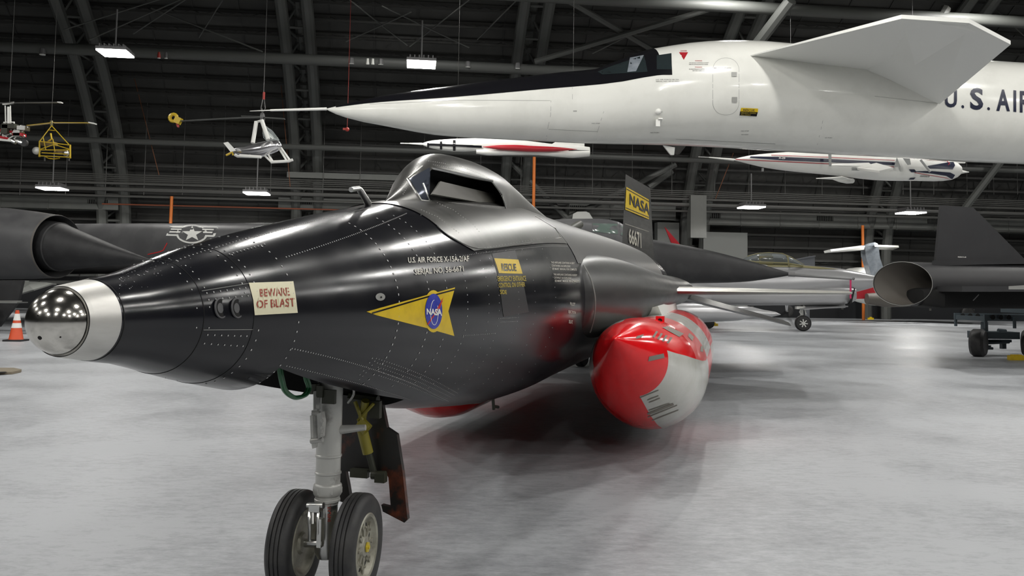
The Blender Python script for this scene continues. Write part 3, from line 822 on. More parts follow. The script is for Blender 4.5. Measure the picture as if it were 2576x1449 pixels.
textdecal(mb, FB, 'SIDE', (1256, 729), (1273, 730), (1274, 740), (1257, 740), .003, .01)
part('rescue_notes', mb, M['yellowt'], x15)
mb = MB()
for k, tx in enumerate(('THIS AIRPLANE CONTAINS A SEAT', 'CONTAINING AN EXPLOSIVE', 'SEE MAINT. MANUAL FOR COMPLETE', '', 'THIS AIRPLANE CONTAINS A BODY', 'CATAPULT AN EXPLOSIVE', 'SEE MAINT. MANUAL FOR COMPLETE')):
    if tx:
        x = 1385 + k*1.6; y = 658 + k*8 - (2 if k > 3 else 0); w_ = 2.05*len(tx)
        textdecal(mb, FB, tx, (x, y), (x + w_, y + 2), (x + w_, y + 7), (x, y + 5), .003, .01)
part('warning_notes', mb, M['lightink'], x15)
mb = MB()
textdecal(mb, FB, 'PILOT', (1433, 760), (1446, 762), (1446, 770), (1433, 768), .003, .01)
textdecal(mb, FB, 'EJECTION', (1429, 780), (1448, 783), (1447, 792), (1429, 789), .003, .01)
textdecal(mb, FB, 'SEAT', (1430, 804), (1440, 806), (1440, 815), (1430, 813), .003, .01)
part('ejection_notes', mb, M['lightink'], x15)

# rivets on the canopy and chips on the nose
def pxrivets(name, bvh, rows, r=.0028, step=5.0):
    q = MB()
    for pts in rows:
        for (x0, y0), (x1, y1) in zip(pts, pts[1:]):
            k = max(1, int(hypot(x1-x0, y1-y0)/step))
            for i in range(k):
                x = x0 + (x1-x0)*i/k; y = y0 + (y1-y0)*i/k
                h = hitpx(bvh, x, y, .0005); h2 = hitpx(bvh, x + .6, y, .0005); h3 = hitpx(bvh, x, y + .6, .0005)
                if not (h and h2 and h3): continue
                n = (h2-h).cross(h3-h)
                if n.length < 1e-9: continue
                n.normalize()
                if n.dot(CAM - h) < 0: n = -n
                q.lathe(h, n, [(-.0005, r), (.001, r*.7)], n=7)
    return part(name, q, M['rivet'], x15, smooth=False, kind='stuff')
pxrivets('canopy_rivets', CB, [[(1000, 478), (1056, 408)], [(1006, 484), (1036, 446), (1068, 412)], [(1014, 488), (1030, 462)], [(1068, 404), (1100, 408), (1160, 420), (1215, 440), (1245, 458)], [(1090, 414), (1150, 427), (1225, 450)], [(1032, 462), (1052, 500)], [(1244, 462), (1276, 520)]])
pxrivets('hatch_rivets', bvh_of(bpy.data.objects['hatch_skin']), [[(1100, 510), (1140, 528), (1190, 565), (1210, 588)], [(1060, 528), (1100, 545), (1160, 590)], [(1205, 626), (1300, 610), (1400, 594)]], r=.003, step=7)
ch = MB()
rc = random.Random(5)
for i in range(150):
    x = 300 + 190*rc.random()**1.4; y = 700 - (x - 300)*.42 + rc.gauss(0, 22)
    h = hitpx(FB, x, y, .0004)
    if not h: continue
    n = (h - X((h-B).dot(A), 0, 0)).normalized(); ex = A; ey = n.cross(A).normalized(); sz = .0008 + .0022*rc.random()**3
    ch.add([h + ex*sz*rc.uniform(.5, 1.6)*cos(k*pi/3) + ey*sz*rc.uniform(.5, 1.2)*sin(k*pi/3) for k in range(6)], [tuple(range(6))])
part('paint_chips', ch, M['rivet'], x15, smooth=False, kind='stuff')

# probes
mb = MB(); a0 = XP(926, 512, .0); a1 = XP(903, 474, .0)
mb.tube([a0, a1 + (a0-a1)*.12, a1, a1 + (XP(883, 477, .0) - a1)*1.0], [.019, .016, .012, .0125], n=12)
part('pitot_probe', mb, M['frame'], x15, label='bent metal probe on the nose top')
mb = MB(); b0 = XP(1431, 580, .0); b1 = XP(1457, 565, .0)
mb.rod(b0, b1, .05, n=16)
part('roll_horn', mb, M['dgreen'], x15)
mb = MB(); b0 = XP(1565, 805, .72); b1 = XP(1572, 826, .72); mb.rod(b0, b1, .07, .06, n=14)
mb.rod(XP(1240, 1003, 0), XP(1242, 1030, 0), .012, n=8); mb.rod(XP(1242, 1022, 0), XP(1253, 1024, 0), .012, n=8)
part('vent_mast', mb, M['dgreen'], x15)

# drop tanks
def tank(sg, mats):
    n = 64; t0, u0, R_ = (1.06 if sg > 0 else -.86), -.66, .487; o0 = pi/12 if sg > 0 else pi/4
    st = [(0, .004), (.03, .03), (.1, .062), (.22, .125), (.4, .215), (.56, .283), (.72, .33), (.9, .385), (1.2, .44), (1.5, .472), (1.8, .485), (2.1, R_), (2.8, R_), (3.5, R_), (4.5, R_), (5.5, .46), (6.4, .36), (7.0, .22), (7.3, .08)]
    s0 = 4.05; mb = MB(); R = []
    for d, r in st:
        k = max(0, 1 - d/1.8); off = k**1.6
        R.append([X(s0 + d, t0 - sg*.10*off + r*cos(2*pi*j/n + o0), u0 + .40*off + r*sin(2*pi*j/n + o0)) for j in range(n)])
    nn = n
    vs = [p for r in R for p in r]; fs = []; ms = []
    for i in range(len(R)-1):
        d = (st[i][0] + st[i+1][0])/2
        for j in range(n):
            k = (j+1) % n; fs.append((i*n+j, i*n+k, (i+1)*n+k, (i+1)*n+j))
            quad = (int((j + .5)/n*4) + 1) % 4                               # 0 right 1 top 2 left 3 bottom
            if d < .56: red = True
            elif d < 2.3: red = quad in (1, 3)
            elif d < 3.3: red = quad in (0, 2)
            else: red = quad in (1, 3)
            ms.append((2 if (1.3 < d < 2.3 and quad == 1) else 0) if red else 1)
    fs.append(tuple(range(n))); ms.append(0)
    o = len(mb.v); mb.v += vs; mb.f += fs; mb.m += ms
    return mb
def degrees_(x): return x
tk = part('drop_tank', tank(1, None), [M['red'], M['tankwhite'], M['pinkred']], x15, label='red and white drop tank')
part('drop_tank', tank(-1, None), [M['red'], M['tankwhite'], M['pinkred']], x15, label='red and white drop tank')
TK = bvh_of(tk)
TP = [[(1632, 897), (1669, 889), (1671, 900), (1630, 909)], [(1665, 824), (1680, 821), (1720, 840), (1708, 848)], [(1602, 846), (1620, 841), (1612, 850), (1598, 853)], [(1733, 838), (1745, 848), (1741, 858), (1730, 846)], [(1762, 872), (1770, 868), (1768, 886), (1761, 884)]]
TP += [[(1640 + k*12, 848 + k*5), (1650 + k*12, 833 + k*5), (1655 + k*12, 835 + k*5), (1645 + k*12, 850 + k*5)] for k in range(4)]
TP += strip([(1609, 1000), (1656, 981)], 2.4) + strip([(1628, 1006), (1656, 995)], 2.6) + strip([(1632, 1012), (1660, 1001)], 2.6) + strip([(1632, 1032), (1684, 1014)], 2.6) + strip([(1629, 1041), (1694, 1016)], 6) + strip([(1629, 1049), (1703, 1019)], 2.4) + strip([(1640, 1057), (1706, 1031)], 2.4)
for p_ in TP:
    mb = MB(); polydecal(mb, TK, [p_], .003, 10); part('tank_tape', mb, M['tape'], tk)
mb = MB(); P = hitpx(TK, 1661, 806, .0) or XP(1661, 806, .9)
mb.box(P + Z*.0, LAT*.07, A*.06, Z*.07, 0); mb.rod(P - A*.04, P - A*.031, .018, n=12, mi=1)
mb.tube([hitpx(TK, 1612, 822, 0) or P, XP(1616, 812, .95), XP(1630, 815, .95), XP(1655, 808, .95)], .004, n=6)
part('tank_fitting', mb, [M['red'], M['void']], tk)
mb = MB()
for sg in (1, -1):
    mb.slab([X(6.4, sg*1.0, -.1), X(9.2, sg*1.0, -.1), X(9.0, sg*1.05, -.28), X(6.7, sg*1.05, -.28)], .14)
part('tank_pylon', mb, M['white2'], x15)

# ---- nose gear
SW = 1.63
def G(s, t, h):                                                       # at height h over the floor
    p = X(s, t, 0); return Vector((p.x, p.y, h))
ax_h = .2285
strut = MB()
zt = [(1.22, .052), (1.09, .052), (1.0, .056), (.8, .0555), (.63, .0555), (.624, .0555), (.621, .0585), (.613, .0585), (.61, .0545), (.548, .0545), (.545, .0585), (.538, .0585), (.535, .0545), (.497, .0545), (.492, .0605), (.486, .0625), (.452, .0625), (.446, .059), (.44, .054), (.43, .054), (.428, .057), (.418, .057), (.416, .049), (.405, .049)]
strut.lathe(G(SW, 0, 0), Z, zt, n=32)
strut.rod(G(SW, 0, .725), G(SW + .02, .165, .745), .024, .013, n=14); strut.rod(G(SW, .0, .9), G(SW+.3, 0, 1.08), .018, n=8)
for z_, r_ in ((1.0, .0595),): strut.lathe(G(SW, 0, 0), Z, [(z_ + .006, .056), (z_ + .004, r_), (z_ - .004, r_), (z_ - .006, .056)], n=28)
for an in range(0, 360, 60):
    strut.rod(G(SW, 0, .468) + Vector((.062*cos(radians(an)), .062*sin(radians(an)), -.012)), G(SW, 0, .468) + Vector((.062*cos(radians(an)), .062*sin(radians(an)), .012)), .004, n=6)
strut.tube(smoothpts([G(SW - .03, .055, 1.1), G(SW - .03, .075, 1.0), G(SW + .03, .10, .9), G(SW + .08, .05, .84)]), .005, n=6)
ng = part('nose_gear', strut, M['strut'], x15, label='grey enamelled nose gear leg')
mb = MB(); mb.lathe(G(SW, 0, 0), Z, [(.42, .047), (.3, .047), (.29, .05), (.2, .05), (.17, .035)], n=28)
mb.lathe(G(SW, 0, ax_h), Vector((cos(radians(9.5)), -sin(radians(9.5)), 0)), [(-.15, .018), (.15, .018)], n=14)
part('oleo_piston', mb, M['frame'], ng)
mb = MB(); textdecal(mb, bvh_of(part('tmp_piston', MB().lathe(G(SW, 0, 0), Z, [(.42, .047), (.3, .047)], n=28), M['frame'], x15)), 'INFLATE', (824, 1312), (824, 1268), (832, 1268), (832, 1312), .002, .02)
o = bpy.data.objects.get('tmp_piston'); bpy.data.objects.remove(o)
part('gear_lettering', mb, M['brownred'], ng)
# torque links: front of leg towards camera-left
mb = MB()
def F(px, py, s): return XS(px, py, s)
for x in (778, 800):
    mb.tube([F(x + 3, 1272, 1.54), F(x, 1300, 1.51), F(x + 1, 1340, 1.51), F(x, 1366, 1.52)], .0075, n=8)
mb.rod(F(774, 1272, 1.53), F(814, 1272, 1.53), .014, n=12); mb.rod(F(775, 1366, 1.52), F(812, 1366, 1.52), .013, n=12)
mb.rod(F(786, 1268, 1.53), F(786, 1318, 1.51), .011, n=8); mb.box(F(806, 1340, 1.52), A*.03, LAT*.02, Z*.12)
mb.box(F(795, 1277, 1.53), A*.04, LAT*.05, Z*.03)
part('torque_link', mb, M['frame'], ng)
mb = MB()
mb.slab([F(786, 1032, 1.53), F(800, 1028, 1.53), F(801, 1088, 1.53), F(796, 1126, 1.53), F(788, 1128, 1.53), F(784, 1100, 1.53), F(790, 1080, 1.53)], A*.02); mb.slab([F(802, 1040, 1.52), F(812, 1036, 1.52), F(816, 1060, 1.52), F(812, 1098, 1.52), F(804, 1104, 1.52)], A*.035)
mb.rod(F(784, 1045, 1.5), F(786, 1100, 1.5), .008, n=8); mb.rod(F(786, 1040, 1.52), F(805, 1040, 1.52), .011, n=10); mb.rod(F(782, 1110, 1.52), F(812, 1106, 1.52), .011, n=10)
for y in (1058, 1076, 1094): mb.rod(F(810, y, 1.51), F(810, y + 1, 1.48), .008, n=8)
mb.tube([F(797, 1030, 1.52), F(797, 985, 1.54)], .016, n=8)
part('steering_link', mb, M['strut'], ng)
mb = MB(); mb.box(F(828, 998, 1.54), A*.02, LAT*.06, Z*.06); mb.box(F(806, 985, 1.53), A*.02, LAT*.03, Z*.05)
mb.rod(F(790, 965, 1.56), F(790, 990, 1.56), .03, n=10)
part('gear_plate', mb, M['dgreen'], ng)
# wheels
def nwheel(t):
    WL = Vector((cos(radians(9.5)), -sin(radians(9.5)), 0)); WA = Vector((sin(radians(9.5)), cos(radians(9.5)), 0))
    c0_ = G(SW, 0, ax_h); c = c0_ + WL*t; sg = 1 if t > 0 else -1
    tm = MB(); w_ = .054
    pr_ = [(-w_*.80, .135), (-w_*.95, .165), (-w_, .19), (-w_*.9, .212), (-w_*.62, .2265), (-.022, .2285), (-.021, .2225), (-.017, .2225), (-.016, .2285), (-.003, .2285), (-.002, .2235), (.002, .2235), (.003, .2285), (.016, .2285), (.017, .2225), (.021, .2225), (.022, .2285), (w_*.62, .2265), (w_*.9, .212), (w_, .19), (w_*.95, .165), (w_*.80, .135)]
    tm.lathe(c, WL, pr_, n=64, caps=(False, False))
    wh = MB(); dk = MB()
    wh.lathe(c, WL, [(-.046, .145), (-.05, .14), (-.046, .128), (-.030, .118), (-.022, .10), (-.028, .05), (-.04, .04), (-.045, .015), (-.045, .003), (.045, .003), (.045, .015), (.04, .04), (.028, .05), (.022, .10), (.030, .118), (.046, .128), (.05, .14), (.046, .145)], n=48, caps=(False, False))
    for k in range(8):
        a = 2*pi*k/8
        p = c + (Z*sin(a) + WA*cos(a))*.085
        wh.lathe(p, WL*sg, [(.0, .020), (.030, .017), (.034, .008)], n=12)
        wh.beam(c + (Z*sin(a) + WA*cos(a))*.035 + WL*sg*.026, c + (Z*sin(a) + WA*cos(a))*.118 + WL*sg*.024, .02, .016)
        p2 = c + (Z*sin(a + .39) + WA*cos(a + .39))*.085; dk.lathe(p2, WL*sg, [(.0, .022), (.0235, .022)], n=16)
        wh.lathe(p + WL*sg*.034, WL*sg, [(0, .006), (.008, .005)], n=8)
    wo = part('nose_wheel', wh, mat('aged_casting', (.36, .35, .29), .45, .3, c2=(.2, .19, .15), scale=14, mixlo=.4, mixhi=.7), x15, label='cast metal nose wheel')
    part('wheel_openings', dk, M['void'], wo)
    part('tire', tm, M['rubber'], wo)
    hm = MB(); hm.lathe(c + WL*sg*.046, WL*sg, [(0, .024), (.006, .023), (.006, .010), (.012, .009)], n=6)
    part('hub_nut', hm, M['ylw'], wo)
nwheel(.143); nwheel(-.143)
# gear door behind the leg
mb = MB(); dp = [(856, 992), (962, 1003), (976, 1075), (1001, 1092), (1016, 1190), (1028, 1305), (1020, 1313), (966, 1285), (962, 1268), (986, 1274), (980, 1200), (974, 1188), (900, 1186), (872, 1184), (878, 1215), (884, 1250), (866, 1262), (846, 1255)]
mb.slab([F(x, y, 2.0) for x, y in dp], A*.03)
gd = part('gear_door', mb, M['door'], x15, smooth=False, label='black gear door with rust red scuffs')
mb = MB(); mb.tube([F(920, 1008, 1.85), F(908, 1070, 1.9)], .02, n=10); mb.tube([F(911, 1080, 1.9), F(926, 1140, 1.92)], .026, n=12)
mb.rod(F(905, 1062, 1.86), F(925, 1082, 1.86), .03, n=10); mb.tube([F(900, 1058, 1.85), F(940, 1015, 1.85)], .008, n=6); mb.tube([F(893, 1010, 1.85), F(912, 1060, 1.85)], .01, n=6)
part('door_actuator', mb, M['gearyellow'], gd)
mb = MB(); mb.rod(F(880, 1000, 1.9), F(950, 1010, 1.9), .03, n=8); mb.box(F(945, 1030, 1.88), LAT*.05, A*.03, Z*.08); part('door_hinge', mb, M['dgreen'], gd)
mb = MB(); mb.rod(F(928, 1140, 1.93), F(942, 1195, 1.95), .016, n=10); mb.rod(F(935, 1195, 1.94), F(970, 1195, 1.94), .02, n=10); mb.box(F(958, 1202, 1.94), LAT*.05, A*.04, Z*.04)
mb.box(F(905, 1190, 1.96), LAT*.09, A*.03, Z*.04)
part('door_bracket', mb, M['dgreen'], gd)
# hoses in the bay
mb = MB()
for dx, r in ((0, .011), (6, .007)):
    mb.tube(smoothpts([XP(702 + dx, 925, .12), XP(707 + dx, 955, .12), XP(716 + dx, 983, .1), XP(740 + dx, 1000, .08), XP(768 - dx, 994, .08), XP(779 - dx, 975, .08), XP(772 - dx, 950, .08), XP(766, 925, .08)], 6), r*.8, n=8)
part('bay_hose', mb, M['green'], x15, label='green hose loop hanging from the bay')
mb = MB(); mb.rod(X(1.2, -.1, -.2), X(1.9, -.1, -.3), .03, n=8); mb.rod(X(1.62, -.18, -.24), X(1.62, .18, -.24), .035, n=10)
part('bay_structure', mb, M['dgreen'], x15)

# =================================================================== helpers for aircraft standing further off
class Plane3:                                                        # vertical reference plane of an aircraft's centre line
    def __init__(s, px, y, ang):
        s.P = at(px, 600, y); s.d = Vector((cos(radians(ang)), sin(radians(ang)), 0)); s.n = Vector((-s.d.y, s.d.x, 0))
    def p(s, px, py, off=0): return onplane(px, py, s.P + s.n*off, s.n)   # off > 0 : further away
def body(pl, st, wf=.9, n=32, e=1.0, off=0, wmax=9, caps=(True, True)):
    mb = MB(); R = []
    for row in st:
        px, yt, yb = row[:3]
        a = pl.p(px, yt, off); b = pl.p(px, yb, off); c = (a + b)/2; hh = max((a - b).length/2, .004)
        w_ = row[3] if len(row) > 3 else min(hh*wf, wmax)
        R.append([c + pl.n*(w_*math.copysign(abs(cos(2*pi*j/n))**e, cos(2*pi*j/n))) + Z*(hh*math.copysign(abs(sin(2*pi*j/n))**e, sin(2*pi*j/n))) for j in range(n)])
    mb.loft(R, caps=caps); return mb
def densify(st, step=40):
    xs = [r[0] for r in st]; out = []
    n = max(2, int((xs[-1]-xs[0])/step)); 
    X_ = sorted(set([xs[0] + (xs[-1]-xs[0])*i/n for i in range(n+1)] + xs))
    return [(x, sinterp(x, xs, [r[1] for r in st]), sinterp(x, xs, [r[2] for r in st])) for x in X_]

# =================================================================== long white aircraft overhead
XB = Plane3(820, 24.5, 7.5)
top = [(820, 273.5), (860, 264), (887, 258.6), (940, 246), (1065, 227), (1184, 211.4), (1324, 194), (1429, 181.7), (1492, 176.5), (1560, 151), (1621, 129), (1676, 119), (1746, 109.5), (1833, 105.5), (1903, 107), (1983, 113.6), (2150, 127), (2330, 144), (2490, 157), (2576, 162), (2900, 180), (3400, 200)]
bot = [(820, 274.5), (835, 283), (887, 300.5), (975, 318), (1079.5, 337), (1149, 344), (1254, 349.4), (1394, 356.4), (1471, 360), (1700, 365), (1851, 372), (1955, 379), (2095, 387), (2270, 396), (2427, 406), (2576, 412), (2900, 428), (3400, 446)]
xs = sorted(set([820, 828, 845] + list(range(870, 3400, 45)) + [1492, 1621, 3400]))
stx = [(x, sinterp(x, [q[0] for q in top], [q[1] for q in top]), sinterp(x, [q[0] for q in bot], [q[1] for q in bot])) for x in xs]
xb_root = XB.p(2000, 390)
xb = thing('delta_bomber', 'huge long-nosed white aircraft with dark cockpit windows stretching across the top right', 'aircraft', (xb_root.x, xb_root.y, 0))
xf = part('fuselage', body(XB, stx, wf=.92, n=64, wmax=1.5), M['white'], xb, ang=50)
XBB = bvh_of(xf)
# black antiglare panel: upper arc of the same sections
edge = [(822, 273), (922, 260), (1149, 243), (1359, 223.6), (1520, 208.6), (1649, 187.6), (1691, 188.5)]
mb = MB(); R = []
for x, yt, yb in stx:
    if x < 845 or x > 1640: continue
    a = XB.p(x, yt); b = XB.p(x, yb); c = (a+b)/2; hh = (a-b).length/2; w_ = min(hh*.92, 1.5)
    ye = sinterp(x, [q[0] for q in edge], [q[1] for q in edge])
    ze = XB.p(x, ye).z; ze = min(ze, a.z - .004)
    # the camera sees the near side of the section: fine-tune so the edge lands on the section
    lo_, hi_ = -.6, pi/2 - .02
    for _ in range(30):
        a0 = (lo_ + hi_)/2
        yy = projpx(c - XB.n*((w_ + .006)*cos(a0)) + Z*((hh + .006)*sin(a0)))[1]
        if yy > ye: lo_ = a0
        else: hi_ = a0
    R.append([c + XB.n*((w_ + .006)*cos(t)) + Z*((hh + .006)*sin(t)) for t in [a0 + (pi - 2*a0)*k/20 for k in range(21)]])
mb.loft(R, caps=(False, False), closed=False)
part('antiglare_panel', mb, M['anti'], xb, label='glossy black strip along the nose top')
mb = MB(); polydecal(mb, XBB, [[(1640, 177), (1690, 167), (1691, 188.5), (1649, 188.5), (1600, 196), (1560, 203), (1520, 208.6), (1500, 209), (1498, 180), (1560, 183)]], .008, 14)
part('antiglare_panel', mb, M['anti'], xb)
mb = MB(); polydecal(mb, XBB, [[(1503, 181), (1530, 170), (1620, 139.5), (1624, 155), (1629, 181), (1515, 188)], [(1652, 140), (1689, 134.5), (1690, 175), (1652, 175)]], .012, 12)
part('cockpit_window', mb, M['glass'], xb, label='dark cockpit window')
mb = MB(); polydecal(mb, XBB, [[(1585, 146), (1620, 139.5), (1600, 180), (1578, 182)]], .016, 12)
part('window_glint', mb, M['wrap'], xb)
# panel lines, hatch outlines
mb = MB()
def rr(x0, y0, x1, y1, r, n=6):
    out = []
    for cx, cy, a in ((x1-r, y0+r, -pi/2), (x1-r, y1-r, 0), (x0+r, y1-r, pi/2), (x0+r, y0+r, pi)):
        out += [(cx + r*cos(a + pi/2*k/n), cy + r*sin(a + pi/2*k/n)) for k in range(n+1)]
    return out + [out[0]]
for pts in ([(930, 262), (1150, 252), (1384, 253)], [(1386, 253), (1385, 290), (1378, 322), (1374, 350)], [(1380, 325), (1503, 331), (1500, 350)], [(1503, 331), (1519, 280)], rr(1793, 146, 1859, 289, 30), [(1440, 220), (1440, 250)], [(2053, 378), (2070, 303)], [(2200, 242), (2360, 260)], [(1700, 350), (1950, 362)], [(1830, 292), (2100, 252)][:1]*2):
    if len(pts) > 1 and pts[0] != pts[1]: polydecal(mb, XBB, strip(pts, .9), .004, 20)
for (x0, y0, x1, y1) in ((1840, 182, 1853, 193), (1841, 244, 1854, 257)):
    polydecal(mb, XBB, [[(x0, y0), (x1, y0), (x1, y1), (x0, y1)]], .02, 20)
part('panel_line', mb, mat('faint_line', (.36, .36, .34), .5), xb)
mb = MB()
for i, s in enumerate('U.S.AIR FORCE'):
    pass
L_ = [('U', 2376, 226, 2407, 270), ('.', 2418, 264, 2425, 272), ('S', 2440, 221, 2473, 276), ('.', 2483, 269, 2490, 277), ('A', 2506, 225, 2540, 279), ('I', 2549, 227, 2556, 281), ('R', 2565, 229, 2592, 283)]
for ch, x0, y0, x1, y1 in L_: textdecal(mb, XBB, ch, (x0, y0), (x1, y0 + 1), (x1, y1 + 1), (x0, y1), .01, .03)
part('side_lettering', mb, M['navy'], xb, label='dark U.S. AIR FORCE lettering')
mb = MB(); polydecal(mb, XBB, [[(1708, 132), (1731, 132), (1720, 151)]], .01, 20)
part('warning_triangle', mb, M['xred'], xb, label='red warning triangle')
mb = MB(); textdecal(mb, XBB, 'DANGER', (1712, 127), (1728, 127), (1728, 130), (1712, 130), .01)
textdecal(mb, XBB, 'WARNING', (1748, 152), (1766, 152), (1766, 154.5), (1748, 154.5), .01); textdecal(mb, XBB, 'WARNING', (1748, 168), (1766, 168), (1766, 170.5), (1748, 170.5), .01)
part('warning_lettering', mb, M['xred'], xb)
mb = MB()
for (x, y, w_, s) in ((1733, 157, 50, 'THIS AIRCRAFT CONTAINS A CANOPY'), (1733, 161, 48, 'REMOVER WITH AN EXPLOSIVE CHARGE'), (1733, 173, 50, 'SEE MAINTENANCE INSTRUCTIONS'), (1742, 177, 34, 'BEFORE REMOVING'), (1650, 199, 58, 'U.S. AIR FORCE XB-70A'), (1650, 203.5, 58, 'SERIAL NO. AF 62-0001'), (1489, 309, 20, 'NO STEP'), (1636, 332, 22, 'NO PUSH'), (1864, 328, 20, 'NO STEP'), (1865, 337, 18, 'NO HOIST'), (2075, 345, 18, 'NO PUSH'), (1651, 280, 16, 'STATIC'), (1442, 278, 9, '==='), (1795, 170, 44, 'EMERGENCY ESCAPE HATCH')):
    textdecal(mb, XBB, s, (x, y), (x + w_, y), (x + w_, y + 2.6), (x, y + 2.6), .008)
part('stencil_notes', mb, M['greyink'], xb)
mb = MB(); polydecal(mb, XBB, [[(1864, 271), (1907, 273), (1906, 282), (1862, 280)]], .012, 30)
part('rescue_placard', mb, M['yellow'], xb)
mb = MB(); polydecal(mb, XBB, [[(1862, 280), (1906, 282), (1903, 292.5), (1860, 290)]], .012, 30)
part('rescue_placard', mb, M['anti'], xb)
mb = MB(); textdecal(mb, XBB, 'RESCUE', (1870, 273.5), (1898, 274.5), (1898, 280), (1869, 279), .016)
part('placard_lettering', mb, M['navy'], xb)
mb = MB(); textdecal(mb, XBB, 'EMERGENCY CONTROL', (1864, 282), (1902, 283.5), (1902, 286), (1864, 285), .016); textdecal(mb, XBB, 'PULL HANDLE', (1864, 287), (1888, 288), (1888, 290), (1864, 289.5), .016)
part('placard_lettering', mb, M['yellowt'], xb)
# boom and small probes
mb = MB(); P0 = XB.p(822, 274); P1 = XB.p(680, 277.5); P2 = XB.p(628, 279.5)
mb.rod(P0, P1, .045, .03, n=12); mb.rod(P1, P2, .018, .008, n=8)
part('nose_boom', mb, M['white2'], xb, label='thin white boom on the nose tip')
for nm, pts in (('ventral_blade', [(1668, 366), (1697, 371), (1695, 390), (1687, 390)]),):
    mb = MB(); mb.slab([XB.p(x, y) for x, y in pts], XB.n*.07); part(nm, mb, M['white2'], xb)
mb = MB(); h = hitpx(XBB, 1656, 281, 0); h2 = hitpx(XBB, 1656, 312, 0)
if h and h2:
    mb.sphere(h, .09, 12); mb.beam(h2, h2 - XB.n*.22 + Z*.12, .12, .04); mb.beam(h2 - XB.n*.15, h2 - XB.n*.15 - XB.d*.12, .05, .2)
part('side_probe', mb, M['white2'], xb)
# canard
LR, LT, MT, TT_, TR, RK = at(1858, 148.5, 25.2), at(2268, 47, 20.8), at(2438, 58, 21.0), at(2542.5, 112, 21.6), at(2364, 262, 25.3), at(2165, 180, 25.4)
RIN = at(2320, 244, 25.8)
mb = MB(); up_ = Vector((0, 0, .11))
bot_ = [LR, LT, MT, TT_, TR, RIN, RK]
topv = [LR + up_*.2, LT + up_*.9, MT + up_*1.0, TT_ + up_*.9, TR + up_*.3, RIN + up_*1.5, RK + up_*2]
mb.add(bot_ + topv, [tuple(range(7)), tuple(range(7, 14))[::-1]] + [(i, (i+1) % 7, 7 + (i+1) % 7, 7 + i) for i in range(7)])
part('foreplane', mb, M['canard'], xb, smooth=False, label='big white foreplane seen from below')
mb = MB(); C2 = [XB.n*3.6*2]
def mir(p):
    d = (p - XB.P).dot(XB.n); return p - XB.n*2*d
mb.add([mir(p) for p in bot_ + topv], [tuple(range(7))[::-1], tuple(range(7, 14))] + [(i, 7 + i, 7 + (i+1) % 7, (i+1) % 7) for i in range(7)])
part('foreplane', mb, M['canard'], xb, smooth=False)
# nose gear legs far outside the picture carry it; keep a plain leg there
mb = MB(); c = XB.p(3200, 430); mb.rod(Vector((c.x, c.y, .5)), c, .25, n=16); mb.lathe(Vector((c.x, c.y, .5)) - XB.n*.5, XB.n, [(0, .5), (1, .5)], n=32)
part('landing_gear', mb, M['white2'], xb)

# =================================================================== long dark reconnaissance jet behind
YF = Plane3(1985, 23.5, -18)
dj = thing('dark_jet', 'long dark grey jet behind the rocket plane with star badge and spike-nosed engine pod', 'aircraft', (YF.p(900, 640).x, YF.p(900, 640).y, 0))
st = densify([(-60, 568, 695), (160, 564, 690), (600, 562, 690), (1100, 560, 695), (1500, 575, 705), (1640, 603, 712), (1760, 625, 712), (1880, 655, 708), (1960, 679, 697), (1985, 686, 693)], 60)
part('fuselage', body(YF, st, wf=.8, n=48, e=.72), M['flatgrey'], dj)
mb = body(YF, densify([(1560, 590, 709), (1640, 602.5, 712.5), (1760, 624.5, 712.5), (1880, 654.5, 708.5), (1960, 678.5, 697.5), (1986, 686, 693)], 30), wf=.81, n=48, e=.73)
part('nose_cone', mb, M['flat'], dj, label='matt black nose cone')
mb = MB(); mb.tube([YF.p(1983, 690), YF.p(2060, 697), YF.p(2144, 702.5)], [.05, .03, .022], n=10); mb.rod(YF.p(1983, 690), YF.p(2000, 691), .06, n=10)
mb.sphere(YF.p(2147, 701), .04, 10)
part('nose_boom', mb, M['lampbody'], dj)
mb = MB(); mb.slab([YF.p(2137.5, 702), YF.p(2142, 702), YF.p(2142, 751), YF.p(2137.5, 751)], .01)
part('streamer', mb, mat('magenta_ribbon', (.45, .01, .09), .6), dj, label='red ribbon hanging from the boom')
# cockpit
cst = densify([(1330, 560, 600), (1400, 552, 610), (1470, 550, 620), (1530, 552, 640), (1558, 559, 650), (1580, 572, 650), (1605, 590, 650)], 25)
mb = body(YF, cst, wf=.75, n=28, e=.8, off=-.15)
ck = part('cockpit', mb, M['flatgrey'], dj)
cbv = bvh_of(ck)
mb = MB(); polydecal(mb, cbv, [[(1490, 562), (1553, 564), (1554, 589), (1492, 583)], [(1562, 569), (1570, 572), (1570, 592), (1562, 591)]], .012, 20)
part('cockpit_window', mb, M['ltgreen'], dj, label='pale reflecting cockpit window')
mb = MB(); 
for q in ([(1490, 562), (1553, 564), (1554, 589), (1492, 583), (1490, 562)], [(1558, 560), (1561, 592), (1572, 594)]): surftube(mb, q, cbv, .012)
part('window_frame', mb, M['flatgrey'], dj)
